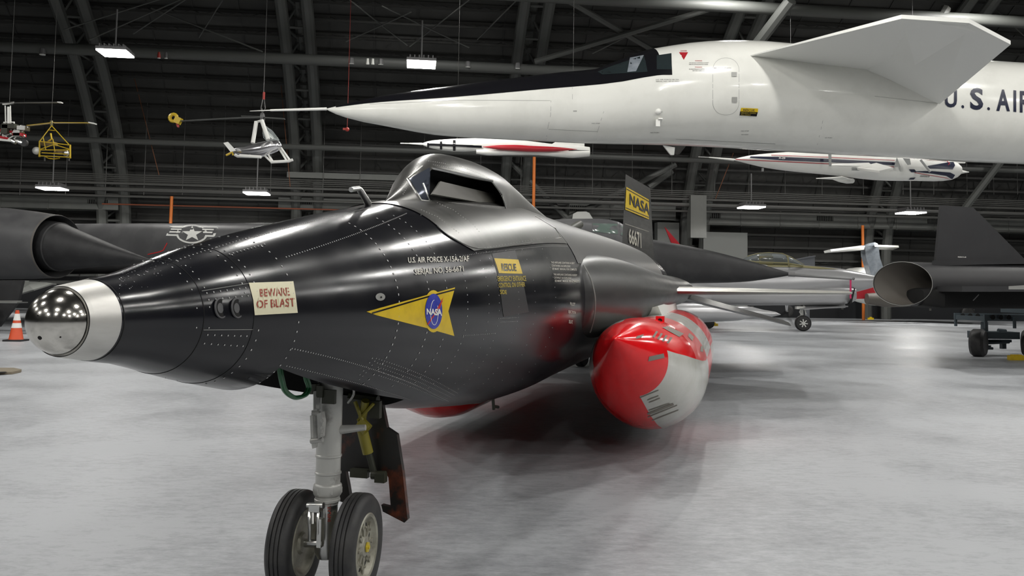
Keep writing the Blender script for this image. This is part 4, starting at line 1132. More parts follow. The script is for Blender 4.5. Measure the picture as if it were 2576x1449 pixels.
# star badge
fb = bvh_of([o for o in dj.children if o.name.startswith('fuselage')])
mb = MB(); cx, cy = 485, 590
def off(pts): return [(x, y + (x - 485)*.0) for x, y in pts]
polydecal(mb, fb, [[(427, 569), (545, 571), (549, 573), (541, 594), (537, 596), (418, 593)]], .006, 20)
polydecal(mb, fb, [ell(483, 589, 39.5, 23.5, 40)], .007, 20)
part('star_badge', mb, M['white2'], dj, label='white star badge outline')
mb = MB(); polydecal(mb, fb, [[(430, 573), (543, 574.5), (536, 591.5), (423, 589)]], .012, 20); polydecal(mb, fb, [ell(483, 589, 34, 19.5, 40)], .013, 20)
part('badge_field', mb, M['flatgrey'], dj)
mb = MB(); polydecal(mb, fb, [[(431, 575.5), (458, 576), (457, 579), (430, 578.5)], [(428, 582), (455, 582.5), (454, 586), (426, 585.5)], [(509, 576), (539, 577), (538, 580), (510, 579)], [(511, 583), (536, 583.5), (534, 587), (512, 586.5)]], .018, 20)
star = []
for k in range(10):
    a = -pi/2 + k*pi/5; r = 1 if k % 2 == 0 else .4
    star.append((484 + 27*r*cos(a), 588.5 + 20*r*sin(a)))
polydecal(mb, fb, [star], .019, 30)
part('badge_star', mb, M['white2'], dj)
mb = MB(); polydecal(mb, fb, strip([(372, 640), (400, 634), (411, 630), (421, 611)], 2.2), .01, 20)
part('red_marking', mb, M['redink'], dj)
# chine / wing slab
mb = MB(); mb.slab([YF.p(-60, 700, -4.0), YF.p(200, 700, -3.6), YF.p(620, 705, -1.2), YF.p(1500, 708, -.9), YF.p(1500, 708, .9), YF.p(600, 705, 1.2), YF.p(-60, 700, 2.0)], .12)
part('wing', mb, M['flat'], dj, smooth=False)
# engine pod: radius about .95 with spike, nearer the camera
NO = -4.6
nc = YF.p(145, 620, NO); nd = YF.d
def nring(d, r, n=48, dz=0): 
    y = YF.n; c = nc + nd*d + Z*dz
    return [c + y*(r*cos(2*pi*j/n)) + Z*(r*sin(2*pi*j/n)) for j in range(n)]
pr_ = [(-7, .80), (-5, 1.0), (-3.4, 1.08), (-2.0, 1.07), (-.9, 1.0), (0, .92), (.01, .905), (-.3, .87), (-1.2, .8)]
mb = MB(); mb.loft([nring(d, r, dz=.09*min(1, max(0, -d/2))) for d, r in pr_], caps=(True, False))
part('engine_pod', mb, M['flatgrey'], dj)
tipc = YF.p(396, 660, NO); spd = (tipc - nc)
mb = MB(); R = []
y = YF.n
for f, r in ((-.35, .60), (-.1, .72), (.03, .715), (.035, .68), (.06, .67), (.3, .49), (.6, .27), (.9, .07), (1, .008)):
    c = nc + spd*f - Z*.0
    R.append([c + y*(r*cos(2*pi*j/40)) + Z*(r*sin(2*pi*j/40)) for j in range(40)])
mb.loft(R); part('inlet_spike', mb, M['flat'], dj, label='conical spike in the engine inlet')
mb = MB(); mb.loft([nring(-.02, .907), nring(.012, .92), nring(-.03, .932)], caps=(False, False)); part('inlet_lip', mb, M['nozzle'], dj)
mb = MB(); h0 = at(0, 708, 23); 
mb.slab([at(-90, 705, 23.5), at(60, 706, 23.5), at(48, 760, 23.5), at(0, 822, 23.5), at(-90, 830, 23.5)], .12)
part('gear_door', mb, M['flat'], dj, smooth=False)
c = onfloor(-60, 835); mb = MB(); mb.rod(Vector((c.x, c.y, .3)), Vector((c.x - .2, c.y, 2.3)), .12, n=14); mb.lathe(Vector((c.x, c.y, .42)), YF.n, [(-.2, .36), (-.18, .42), (.18, .42), (.2, .36)], n=32)
part('main_gear', mb, M['silver'], dj)
mb = MB(); q = YF.p(1300, 700); mb.rod(Vector((q.x, q.y, .3)), Vector((q.x, q.y, q.z)), .08, n=12); mb.lathe(Vector((q.x, q.y, .35)), YF.n, [(-.12, .3), (-.1, .35), (.1, .35), (.12, .3)], n=28)
part('nose_gear', mb, M['silver'], dj)
mb = MB(); mb.beam(at(-60, 760, 22.5), at(57, 761, 22.5), .5, .03); mb.beam(at(-60, 759, 22.5), at(55, 759, 22.5), .04, .06)
part('gear_strut', mb, M['frame'], dj)

# white delta further back at left under the pod
mb = MB(); mb.slab([at(62, 709, 41), at(118, 712, 40), at(135, 714, 40), at(85, 730, 37), at(48, 741, 37)], .06); mb.slab([at(20, 709, 41.3), at(142, 714, 41.3), at(142, 716, 41.1), at(20, 712, 41.1)], .05)
P = at(-20, 715, 38.5); mb.rod((P.x, P.y, 0), P, .08); mb.box(at(-60, 712, 38.5), (4, 0, 0), (0, 1.2, 0), (0, 0, .5)); P = at(-100, 715, 38.5); mb.rod((P.x, P.y, 0), P, .08)
single('parked_glider', mb, M['panelgrey'], 'sliver of pale wing seen under the black engine pod at far left', 'aircraft', smooth=False)

# =================================================================== silver fighter at right
SJ = Plane3(2219, 31.5, -6)
sj = thing('silver_fighter', 'polished silver jet with bubble canopy and pointed nose behind the black nose cone', 'aircraft', (onfloor(1900, 833).x, onfloor(1900, 833).y, 0))
up_s = densify([(1560, 655, 770), (1700, 655, 768), (1870, 661, 768), (1990, 665, 762), (2057, 670, 752), (2118, 676, 742), (2159, 684, 733), (2193, 692, 724), (2212, 700, 716), (2219, 706, 711)], 20)
sb = part('fuselage', body(SJ, up_s, wf=.85, n=40), M['silver'], sj)
mb = body(SJ, densify([(1600, 668, 770), (1800, 712, 768), (1950, 722, 768), (2060, 722, 767), (2140, 724, 762), (2151, 726, 756)], 40), wf=1.0, n=32, e=.75, off=-.35)
part('air_intake', mb, M['silver'], sj)
mb = MB(); mb.slab([SJ.p(2151, 725, -.9), SJ.p(2142, 763, -.9), SJ.p(2128, 765, -.2), SJ.p(2148, 724, -.2)], .02); part('intake_mouth', mb, M['void'], sj)
mb = MB(); polydecal(mb, bvh_of(sb), [[(1872, 664), (1900, 661), (2020, 668.5), (2060, 671.5), (2110, 678), (2060, 677), (2000, 672.5), (1900, 672)]], .012, 15); part('antiglare_panel', mb, M['olive'], sj)
cn = densify([(1858, 658, 668), (1880, 646, 668), (1905, 639, 669), (1935, 636.5, 670), (1968, 639, 671), (1990, 648, 672), (2010, 659, 673), (2024, 668, 674)], 8)
part('canopy', body(SJ, cn, wf=.9, n=24), mat('canopy_glass', (.35, .38, .38), .06, trans=.7), sj, label='clear bubble canopy')
mb = MB()
for x in (1978,):
    R = []; a = SJ.p(x, 643); b = SJ.p(x, 672)
    mb.tube([a + SJ.n*0, a - SJ.n*.25 - Z*.05, b - SJ.n*.42 + Z*.1, b - SJ.n*.42], .03, n=6)
mb.tube([SJ.p(1880, 645, 0), SJ.p(1905, 638, 0), SJ.p(1935, 635.5, 0), SJ.p(1968, 638, 0), SJ.p(1990, 647, 0), SJ.p(2024, 668, 0)], .02, n=6)
mb.tube([SJ.p(1870, 655, -.35), SJ.p(1900, 659, -.4), SJ.p(1978, 662, -.42), SJ.p(2020, 669, -.3)], .03, n=6)
mb.box(SJ.p(1925, 656), SJ.d*.5, SJ.n*.4, Z*.3)
part('canopy_frame', mb, M['olive'], sj)
for k, (x0, x1, y0, y1, off_) in enumerate(((1690, 1900, 762, 812, -2.6), (1840, 1964, 768, 806, -1.6))):
    yb = 790 + (0 if k else 4)
    stt = densify([(x0 - 60, (y0+y1)/2 - 18, (y0+y1)/2 + 16), (x0 + 40, y0, y1), (x1 - 90, y0 + 2, y1 - 3), (x1 - 40, y0 + 12, y1 - 6), (x1 - 12, yb - 5, yb + 5), (x1, yb + 1, yb + 2)], 14)
    part('wing_tank', body(SJ, stt, wf=1, n=28, off=off_), M['silver'], sj)
mb = MB(); mb.slab([SJ.p(1560, 750, -2.5), SJ.p(1790, 752, -1.2), SJ.p(1790, 756, .5), SJ.p(1560, 750, .5)], .1); part('wing', mb, M['silver'], sj, smooth=False)
def wheel(c, ax, r, w_, name, parent, hub=True, spokes=0):
    mb = MB(); mb.lathe(c, ax, [(-w_/2, r*.62), (-w_/2, r*.85), (-w_*.32, r), (w_*.32, r), (w_/2, r*.85), (w_/2, r*.62)], n=36)
    o = part(name, mb, M['rubber'], parent)
    if hub:
        mb = MB(); mb.lathe(c - Vector(ax).normalized()*w_*.52, ax, [(0, r*.6), (.005, r*.58), (.005, r*.5), (.02, r*.48)], n=28, caps=(False, True), mi=0)
        x = Vector(ax).normalized().orthogonal().normalized(); y = x.cross(Vector(ax).normalized())
        for k in range(spokes):
            a = 2*pi*k/spokes; mb.beam(c - Vector(ax).normalized()*w_*.54, c - Vector(ax).normalized()*w_*.54 + (x*cos(a) + y*sin(a))*r*.52, r*.12, .03, up=Vector(ax).normalized(), mi=1)
        mb.lathe(c - Vector(ax).normalized()*w_*.56, ax, [(0, r*.16), (.02, r*.16)], n=12, mi=1)
        mb.lathe(c - Vector(ax).normalized()*w_*.55, ax, [(0, r*.6), (.012, r*.6), (.012, r*.53), (0, r*.53)], n=28, caps=(False, False), mi=1)
        part('wheel_hub', mb, [M['void'], M['white2']], o, smooth=False)
    return o
P = onfloor(2020, 833)
wheel(Vector((P.x, P.y, .285)), SJ.n, .285, .18, 'nose_wheel', sj, True, 7)
mb = MB(); mb.rod(Vector((P.x + .02, P.y + .15, .3)), Vector((P.x, P.y + .15, 1.0)), .06, n=12); mb.box(Vector((P.x - .1, P.y - .0, .84)), (.35, .1, 0), (0, .2, 0), (0, 0, .1)); mb.rod(Vector((P.x + .12, P.y, .6)), Vector((P.x + .02, P.y, .95)), .025)
mb.tube([Vector((P.x - .02, P.y - .02, .55)), Vector((P.x - .12, P.y, .68)), Vector((P.x - .05, P.y, .85))], .02)
part('nose_gear', mb, M['white2'], sj)
mb = MB(); mb.slab([at(2012, 776, 31.3), at(2127, 769, 31.3), at(2127, 772, 31.2), at(2020, 779, 31.2)], (.0, .5, .0)); mb.slab([at(2013, 766, 31.6), at(2125, 764, 31.6), at(2127, 773, 31.4), at(2013, 777, 31.4)], .05)
part('gear_door', mb, M['silver'], sj, smooth=False)
for x, y, r in ((1979, 799, .36),):
    P = onfloor(x, y); wheel(Vector((P.x, P.y, r)), SJ.n, r, .2, 'main_wheel', sj)
    mb = MB(); mb.rod(Vector((P.x, P.y, r)), SJ.p(x, 765, P.y*0), .06); part('main_gear', mb, M['silver'], sj)

# =================================================================== pale jet with wrapped T tail
WJ = Plane3(2180, 42, 3)
wj = thing('wrapped_jet', 'pale jet with plastic wrapped T-shaped tail standing behind the silver nose', 'aircraft', (onfloor(2180, 800).x, onfloor(2180, 800).y, 0))
mb = MB(); mb.slab([WJ.p(2170, 622), WJ.p(2204, 622), WJ.p(2208, 650), WJ.p(2226, 705), WJ.p(2232, 745), WJ.p(2205, 745), WJ.p(2185, 690), WJ.p(2172, 645)], .5)
part('tail_fin', mb, M['wrap'], wj, ang=60, label='fin wrapped in clear plastic')
mb = body(WJ, [(2166, 621, 625), (2172, 617, 629), (2185, 612, 626), (2200, 609, 622), (2207, 612, 619)], wf=1.1, n=18); part('tail_bullet', mb, M['wrap'], wj)
mb = MB(); mb.slab([at(2073, 634, 38.5), at(2090, 630, 38.4), at(2168, 620, 41.5), at(2200, 624, 43), at(2168, 628, 43)], .1)
mb.slab([at(2200, 618, 41.5), at(2261, 620, 44.5), at(2245, 627, 45.5), at(2200, 625, 43)], .1)
part('tailplane', mb, M['white2'], wj, smooth=False)
mb = body(WJ, densify([(2080, 706, 712), (2120, 680, 745), (2165, 672.5, 762), (2220, 673.5, 770), (2262, 676, 768), (2330, 690, 764)], 18), wf=.7, n=24, off=1.5); part('fuselage', mb, M['white2'], wj)
mb = body(WJ, [(2180, 738, 765), (2230, 735, 773), (2270, 738, 772), (2320, 742, 768)], wf=1, n=20, off=-.5); part('engine_pod', mb, M['nozzle'], wj)
mb = MB(); mb.slab([WJ.p(2150, 735, -.3), WJ.p(2200, 722, -.3), WJ.p(2235, 750, -.3), WJ.p(2150, 752, -.3)], .05); part('red_panel', mb, M['xred'], wj, smooth=False)
for x, y, r in ((2170, 797, .27), (2195, 801, .34), (2384, 800, .3), (2435, 805, .38)):
    P = onfloor(x, y); wheel(Vector((P.x, P.y, r)), WJ.n, r, .2, 'main_wheel', wj, hub=(x < 2400))
    mb = MB(); mb.rod(Vector((P.x, P.y + .12, r)), Vector((P.x, P.y + .12, 1.7)), .07); part('main_gear', mb, M['white2'], wj)
mb = MB(); mb.slab([at(2300, 762, 43), at(2480, 765, 41), at(2480, 762, 44), at(2300, 758, 46)], .2); part('wing', mb, M['flat'], wj, smooth=False)

mb = MB(); mb.slab([at(1672, 571, 41), at(1708, 612, 41), at(1730, 640, 41), at(1700, 640, 41)], .12); mb.box(at(1715, 690, 41), (3.5, 0, 0), (0, 1, 0), (0, 0, 1.5)); P = at(1715, 690, 41); mb.rod((P.x, P.y, 0), P, .1)
single('red_fin_jet', mb, M['xred'], 'pointed red fin rising behind the black nose cone', 'aircraft', smooth=False)
mb = MB(); mb.slab([at(1440, 551, 33), at(1442, 538, 33), at(1452, 533, 33), at(1474, 532.5, 33), at(1482, 536, 33), at(1492, 552, 33), at(1500, 640, 33), at(1440, 640, 33)], .15); P = at(1470, 640, 33); mb.rod((P.x, P.y, 0), P, .12)
single('pale_fin', mb, M['white2'], 'pale rounded fin tip poking up behind the dark cockpit roof', 'aircraft')
mb = MB(); mb.slab([at(2001, 652, 37), at(2038, 644, 37), at(2049, 644, 37), at(2049, 676, 37), at(2010, 680, 37)], .1); mb.slab([at(2001, 652, 37), at(2049, 643, 37), at(2049, 646, 37), at(2004, 654, 37)], .3); P = at(2030, 678, 37); mb.rod((P.x, P.y, 0), P, .1); mb.box(at(2040, 720, 37), (2, 0, 0), (0, .6, 0), (0, 0, 1))
single('grey_fin', mb, mat('fin_grey', (.2, .21, .23), .5), 'small grey squared fin behind the bubble canopy', 'aircraft', smooth=False)

# =================================================================== charcoal drone on a cart
DJ = Plane3(2265, 17.2, 6)
dr_ = thing('charcoal_drone', 'charcoal ramjet drone with open round exhaust and tall raked fin at right', 'aircraft', (DJ.p(2500, 740).x, DJ.p(2500, 740).y, 0))
cr_ = .44; c0 = DJ.p(2270, 713.5)
def dring(d, r, shear=0, n=48, dz=0):
    return [c0 + DJ.d*(d + shear*(-cos(2*pi*j/n))) + DJ.n*(r*cos(2*pi*j/n)) + Z*(r*sin(2*pi*j/n) + dz) for j in range(n)]
mb = MB()
prd = [(9.5, .05, 0), (8.5, .25, 0), (6, .42, 0), (2.5, .43, 0), (.8, .42, .1), (.05, .435, .36), (0, .435, .37), (.01, .425, .37), (.25, .40, .3), (1.6, .30, 0)]
mb.loft([dring(d, r, sh) for d, r, sh in prd], caps=(True, True)); part('fuselage', mb, M['d21'], dr_)
mb = MB(); mb.loft([dring(d, r - .004, sh) for d, r, sh in ((.012, .424, .37), (.25, .40, .3), (1.6, .30, 0), (1.61, .01, 0))], caps=(False, False)); part('exhaust_duct', mb, M['nozzle'], dr_, label='brown exhaust duct')
mb = MB(); mb.loft([dring(-.004, .425, .37), dring(-.012, .431, .37), dring(-.004, .437, .37)], caps=(False, False)); part('exhaust_rim', mb, M['line'], dr_)
mb = MB(); mb.slab([DJ.p(2365, 517), DJ.p(2445, 523), DJ.p(2464, 541), DJ.p(2600, 678), DJ.p(2600, 700), DJ.p(2348, 700)], DJ.n*.08); dfin = part('fin', mb, M['d21'], dr_, smooth=False)
mb = MB(); mb.slab([DJ.p(2345, 662, -.2), DJ.p(2700, 655, -.2), DJ.p(2700, 655, .2), DJ.p(2345, 662, .2)], .1); part('fin_root', mb, M['d21'], dr_)
# delta wing seen from the side and a little below
mb = MB(); w0 = [DJ.p(2350, 727, -.3), DJ.p(2420, 727, -1.7), DJ.p(2900, 727, -1.2), DJ.p(3200, 727, -.3), DJ.p(3200, 727, .3), DJ.p(2900, 727, 1.2), DJ.p(2330, 727, 2.3)]
mb.slab(w0, .1); part('wing', mb, M['d21'], dr_, smooth=False)
mb = body(DJ, [(2302, 729, 768, .3), (2330, 724, 774.5, .62), (2600, 724, 776, .66), (3000, 724, 774, .6), (3200, 728, 760, .3)], n=32, e=.35); part('belly_fairing', mb, M['void'], dr_)
dbv = bvh_of([dr_.children[0], dfin]); mb = MB()
for x, y, w_, s in ((2409, 645, 21, 'RESCUE'), (2505, 655, 14, 'NO STEP'), (2497, 689, 18, 'SEE MANUAL'), (2505, 659, 12, 'LINE')): textdecal(mb, dbv, s, (x, y), (x + w_, y + .6), (x + w_, y + 3.4), (x, y + 3), .01, .02)
part('stencil_notes', mb, M['white2'], dr_)
mb = MB(); mb.tube([DJ.p(2448, 756, -1.0), DJ.p(2462, 741, -1.0)], .008); mb.slab([DJ.p(2538, 720, -1.9), DJ.p(2600, 716, -1.9), DJ.p(2600, 728, -1.9), DJ.p(2538, 728, -1.9)], .02); part('wing_detail', mb, M['line'], dr_)
# cart
ct = thing('ground_cart', 'dark blue-grey handling cart with rubber tyres under the drone at right', 'cart', (onfloor(2500, 897).x, onfloor(2500, 897).y, 0))
q0 = onfloor(2462, 897); yc = q0.y
def ca(px, py, dy=0): return at(px, py, yc + dy)
CD = Vector((cos(radians(6)), sin(radians(6)), 0)); CN = Vector((-CD.y, CD.x, 0))
mb = MB(); a = ca(2475, 791); b = ca(2475, 807); x1 = ca(2475, 791) + CD*3.4
for dn in (0, 1.1):
    mb.box((a + x1)/2 + CN*dn - Z*(a.z-b.z)/2, CD*3.4, CN*.05, Z*(a.z-b.z), 0)
    for k in range(3): c = ca(2496 + k*20, 798) - CN*.03; mb.lathe(c + CN*dn, CN, [(0, .055), (.01, .055)], n=16, mi=1)
    mb.box(ca(2479, 812) + CN*dn, CD*.05, CN*.05, Z*.25); mb.box(ca(2552, 812) + CN*dn, CD*.05, CN*.05, Z*.25)
for k in range(4): mb.box(a + CD*(.05 + k*1.1) + CN*.55 - Z*.1, CD*.08, CN*1.1, Z*.1)
mb.box(a + CD*1.2 + CN*.55 + Z*.16, CD*.1, CN*1.0, Z*.25); mb.box(a + CD*2.8 + CN*.55 + Z*.16, CD*.1, CN*1.0, Z*.25)
part('cart_frame', mb, [M['bluegrey'], M['void']], ct, smooth=False)
mb = MB(); mb.box(ca(2528, 845) + CN*.4, CD*.95, CN*.5, Z*.16); mb.box(ca(2530, 860) + CN*.4, CD*.8, CN*.1, Z*.06); mb.rod(ca(2505, 812) + CN*.4, ca(2505, 838) + CN*.4, .08, n=12); mb.rod(ca(2504, 870) + CN*.2, ca(2504, 880) + CN*.2, .03, n=10); mb.rod(ca(2496, 878) + CN*.2, ca(2512, 878) + CN*.2, .03, n=8)
mb.rod(ca(2540, 834) + CN*.4, ca(2560, 836) + CN*.4, .05, n=8); mb.rod(ca(2490, 864) + CN*.15, ca(2575, 864) + CN*.5, .035, n=10); mb.box(ca(2560, 870) + CN*.5, CD*.1, CN*.1, Z*.2)
mb.rod(ca(2505, 840) + CN*.4, a + CD*.42 + CN*.55 - Z*.05, .05, n=8)
part('axle', mb, M['bluegrey'], ct, smooth=False)
ax1 = Vector((cos(radians(35)), sin(radians(35)), 0))
r_ = .31
for (px, dn) in ((2462, 0), (2592, .1)):
    P = onfloor(px, 897); wheel(Vector((P.x, P.y, r_)), Vector((cos(radians(40)), -sin(radians(40)), 0)), r_, .3, 'cart_wheel', ct, hub=False)
for dx in (2.6,):
    for dn in (0, .9):
        P = Vector((q0.x, q0.y, r_)) + CD*dx + CN*dn; wheel(P, CN, r_, .2, 'cart_wheel', ct, hub=False)
P = onfloor(2568, 906); mb = MB(); mb.box(P + Z*.05, (.55, .05, 0), (0, .12, 0), (0, 0, .1)); mb.box(P + Z*.09 - Vector((.1, 0, 0)), (.2, 0, 0), (0, .1, 0), (0, 0, .06))
single('wheel_chock', mb, M['yellow'], 'yellow wheel chock on the floor at the right edge by the cart', 'chock', smooth=False)
for px, py, lab in ((2190, 804, 'tiny yellow chock by the far wheels right of the silver nose'), (1796, 820, 'tiny yellow chock on the floor beside the white and red tank')):
    P = onfloor(px, py); mb = MB(); mb.box(P + Z*.05, (.3, 0, 0), (0, .12, 0), (0, 0, .1)); mb.box(P + Z*.12, (.12, 0, 0), (0, .1, 0), (0, 0, .05)); single('wheel_chock', mb, M['yellow'], lab, 'chock', smooth=False)
P = onfloor(1783, 826); mb = MB(); mb.lathe(P + Z*.2, (0, 1, 0), [(-.1, .17), (-.08, .2), (.08, .2), (.1, .17)], n=24); mb.rod(P + Z*.2, P + Z*.7, .04); part('main_wheel', mb, M['rubber'], sj)

# =================================================================== things on the floor
P = onfloor(40, 858)
cone = thing('traffic_cone', 'orange traffic cone with two white bands on the floor at the left', 'cone', P)
mb = MB(); H_ = .70; mb.lathe(P, Z, [(.03, .165), (.05, .15), (H_, .035), (H_, .02)], n=28); part('cone_body', mb, M['cone'], cone)
mb = MB(); mb.box(P + Z*.02, (.4, .03, 0), (-.03, .4, 0), (0, 0, .04)); part('cone_base', mb, M['flat'], cone, smooth=False)
for h0, h1 in ((.30, .41), (.47, .62)):
    mb = MB(); r0 = .15 - .115*(h0-.05)/(H_-.05) + .002; r1 = .15 - .115*(h1-.05)/(H_-.05) + .002; mb.lathe(P, Z, [(h0, r0), (h1, r1)], n=28, caps=(False, False)); part('cone_band', mb, M['white2'], cone)
mb = MB(); pts = [(-30, 931), (34, 931), (54, 935), (52, 937), (30, 942), (-30, 943)]
pp = [onfloor(x, y) for x, y in pts]; mb.slab([p + Z*.02 for p in pp], Vector((0, 0, .035)))
mb2 = MB(); c = onfloor(0, 936.5, .04); mb.slab([onfloor(-14, 935.5, .039), onfloor(14, 935, .039), onfloor(17, 936.5, .039), onfloor(-10, 938, .039)], Vector((0, 0, .004)), 1)
single('floor_board', mb, [M['rug'], M['void']], 'flat tan board with pointed end lying on the floor at the left edge', 'board', smooth=False)
# yellow tow cart behind the belly
P = onfloor(1462, 922)
tc = thing('tow_cart', 'yellow framed tow cart glimpsed under the rocket plane beside the striped tank', 'cart', P)
wheel(P + Z*.17, Vector((.8, -.5, 0)), .17, .16, 'cart_wheel', tc, hub=False)
y0 = P.y + .2
mb = MB(); mb.beam(at(1462, 893, y0), at(1540, 893, y0), .1, .06); mb.beam(at(1516, 893, y0), at(1516, 868, y0), .12, .05, up=Vector((0, 1, 0))); mb.slab([at(1512, 895, y0), at(1535, 895, y0), at(1540, 850, y0), at(1518, 865, y0)], .05); mb.beam(at(1462, 893, y0 + .4), at(1540, 893, y0 + .4), .1, .06)
part('cart_frame', mb, M['ylw'], tc, smooth=False)
mb = MB(); mb.box(at(1476, 883, y0), (.12, 0, 0), (0, .2, 0), (0, 0, .12)); mb.rod(at(1500, 880, y0), at(1516, 880, y0), .02); mb.rod(at(1508, 872, y0), at(1508, 886, y0), .02)
part('cart_fittings', mb, M['flat'], tc, smooth=False)
P2 = P + Vector((.5, .3, 0)); wheel(P2 + Z*.17, Vector((.8, -.5, 0)), .17, .16, 'cart_wheel', tc, hub=False)

# =================================================================== aircraft hung from the roof
def cable(mb, p, r=.008, dx=0):
    r = min(r, .01)
    v = (p.dot(wn) - VC)/VA; h = HB + VH*sqrt(max(0, 1 - v*v))
    mb.rod(p, Vector((p.x + dx, p.y, h - .1)), r, n=5)
XM = Plane3(1010, 34, 3)
xm = thing('hanging_missile', 'slim white jet with red side bulge hung right below the long white fuselage', 'aircraft', XM.p(1280, 370))
stm = [(1060, 361, 363.5), (1074, 356, 370), (1090, 353, 374), (1108, 351.4, 377.6), (1143, 349, 381), (1179, 348, 381), (1200, 347.7, 380), (1240, 348.5, 382), (1294, 351.4, 383), (1340, 356, 386), (1389, 362, 390), (1440, 365, 394), (1483, 370, 393)]
xmb = part('fuselage', body(XM, densify(stm, 25), wf=.9, n=28), M['white2'], xm)
mb = MB(); mb.rod(XM.p(1062, 362.3), XM.p(1030, 361), .05, .025, n=8); mb.rod(XM.p(1030, 361), XM.p(1007, 360.5), .02, n=6); mb.rod(XM.p(1018, 359.7), XM.p(1018, 361.5), .03, n=6); part('nose_boom', mb, M['white2'], xm)
mb = body(XM, densify([(1385, 364, 372), (1397, 357.3, 372), (1440, 359, 374), (1470, 361, 376)], 20), wf=.35, n=16); part('engine_fairing', mb, M['white2'], xm)
mb = body(XM, densify([(1198, 376, 387), (1231, 374, 391), (1336, 376, 390), (1389, 378, 393.4), (1441, 378, 397), (1483, 378, 393.4)], 25), wf=1.3, n=20, off=-.1); part('belly_fairing', mb, M['white2'], xm)
mb = body(XM, densify([(1214, 369, 370), (1250, 365.5, 376), (1294, 364.5, 379.5), (1340, 367, 382), (1400, 370, 381), (1452, 375.3, 376)], 12), wf=1.2, n=20, off=-.35); part('side_bulge', mb, M['xred'], xm, label='long red side bulge')
xv = bvh_of(xmb); mb = MB()
polydecal(mb, xv, [[(1075, 355.5), (1079.5, 354.5), (1079.5, 371), (1075, 370)], [(1107, 351), (1112.5, 351), (1112.5, 378), (1107, 378)], [(1139.5, 348), (1146, 348), (1146, 381.5), (1139.5, 381)], [(1075, 361), (1145, 363.5), (1145, 368), (1075, 365.5)], [(1145, 363.5), (1212, 366), (1212, 371.5), (1145, 368)]], .035, 6)
polydecal(mb, xv, [[(1430, 377), (1483, 379), (1483, 385), (1430, 382)]], .035, 10)
part('black_band', mb, M['anti'], xm)
mb = MB(); cable(mb, XM.p(1150, 350)); cable(mb, XM.p(1440, 362)); part('hanging_cable', mb, M['conduit'], xm)

XT = Plane3(1845, 36, 1)
xt = thing('hanging_research_jet', 'white research jet with dark blue stripe hung under the white fuselage at right', 'aircraft', XT.p(2120, 430))
st = [(1844, 401, 403), (1862, 396, 407), (1886, 391, 413), (1921, 387, 421), (1973, 383, 429), (2053, 381, 437), (2095, 380, 441), (2200, 384, 453), (2305, 392, 455), (2389, 404, 453), (2408, 410, 446), (2417, 418, 438)]
xtb = part('fuselage', body(XT, densify(st, 22), wf=.75, n=36), M['white2'], xt)
mb = MB(); mb.rod(XT.p(1846, 402), XT.p(1784, 396), .05, .02, n=8); mb.rod(XT.p(1784, 396), XT.p(1757, 394.5), .012, n=5); part('nose_boom', mb, M['white2'], xt)
mb = MB(); mb.rod(XT.p(2412, 432), XT.p(2438, 433), .11, .01, n=8); part('tail_spike', mb, M['white2'], xt)
xv = bvh_of(xtb); mb = MB()
polydecal(mb, xv, [[(1888, 394), (1960, 395), (2080, 400), (2080, 408), (1960, 403), (1886, 397)], [(2080, 400), (2252, 409), (2250, 416), (2080, 408)]], .02, 12)
polydecal(mb, xv, [[(2330, 418), (2385, 418), (2392, 413), (2390, 408), (2398, 408), (2402, 416), (2396, 426), (2335, 424)], [(2290, 431), (2340, 436), (2380, 442), (2392, 449), (2396, 449), (2402, 440), (2390, 434), (2340, 430)], [(2286, 426), (2300, 426), (2306, 433), (2292, 433)], [(2290, 447), (2303, 446), (2298, 451), (2285, 451)]], .02, 12)
part('blue_stripe', mb, M['navy'], xt)
mb = MB(); polydecal(mb, xv, strip([(1850, 401), (1960, 406), (2080, 412), (2250, 420)], 1.6) + strip([(1940, 391), (2080, 396), (2250, 404)], 1.2) + strip([(2300, 434), (2380, 447), (2392, 452)], 1.2) + strip([(2330, 402), (2380, 405), (2388, 411), (2384, 416)], 1.2), .024, 16)
part('red_stripe', mb, M['xred'], xt)
mb = MB(); textdecal(mb, xv, 'X-29', (1958, 396), (1975, 396.5), (1975, 401), (1958, 400), .04, .03); part('stripe_lettering', mb, M['white2'], xt)
mb = MB(); textdecal(mb, xv, '20003', (2314, 440), (2338, 441), (2337, 445), (2313, 444), .03, .03); part('tail_number', mb, M['greyink'], xt)
mb = MB(); mb.slab([XT.p(2092, 414, -.9), XT.p(2185, 411, -1.7), XT.p(2192, 416, -1.8), XT.p(2110, 416, -.9)], .08)
mb.slab([XT.p(2150, 424, -.8), XT.p(2205, 412, -1.0), XT.p(2247, 424, -3.2), XT.p(2212, 432, -3.2)], .08)
part('wing', mb, M['white2'], xt, smooth=False)
mb = MB(); mb.slab([XT.p(2053, 449, -1), XT.p(2119, 444.5, -.6), XT.p(2150, 452, -.2), XT.p(2120, 452, -.5)], .06)
mb2 = body(XT, [(2095, 450, 452), (2110, 448, 458), (2130, 448, 462), (2146, 449, 461), (2149, 452, 458)], wf=.8, n=16); mb.add(mb2.v, mb2.f)
part('underwing_pod', mb, M['white2'], xt)
mb = MB(); mb.slab([XT.p(2262, 384, -.9), XT.p(2285, 384, -.9), XT.p(2291, 414, -.9), XT.p(2284, 415, -.9)], .05); mb.slab([XT.p(2256, 397, -.7), XT.p(2265, 420, -.7), XT.p(2250, 420, -.7)], .05); mb.rod(XT.p(2316, 402, -1), XT.p(2340, 432, -1), .05); mb.slab([XT.p(2084, 387, -.8), XT.p(2091, 387, -.8), XT.p(2091, 418, -.8), XT.p(2086, 418, -.8)], .05)
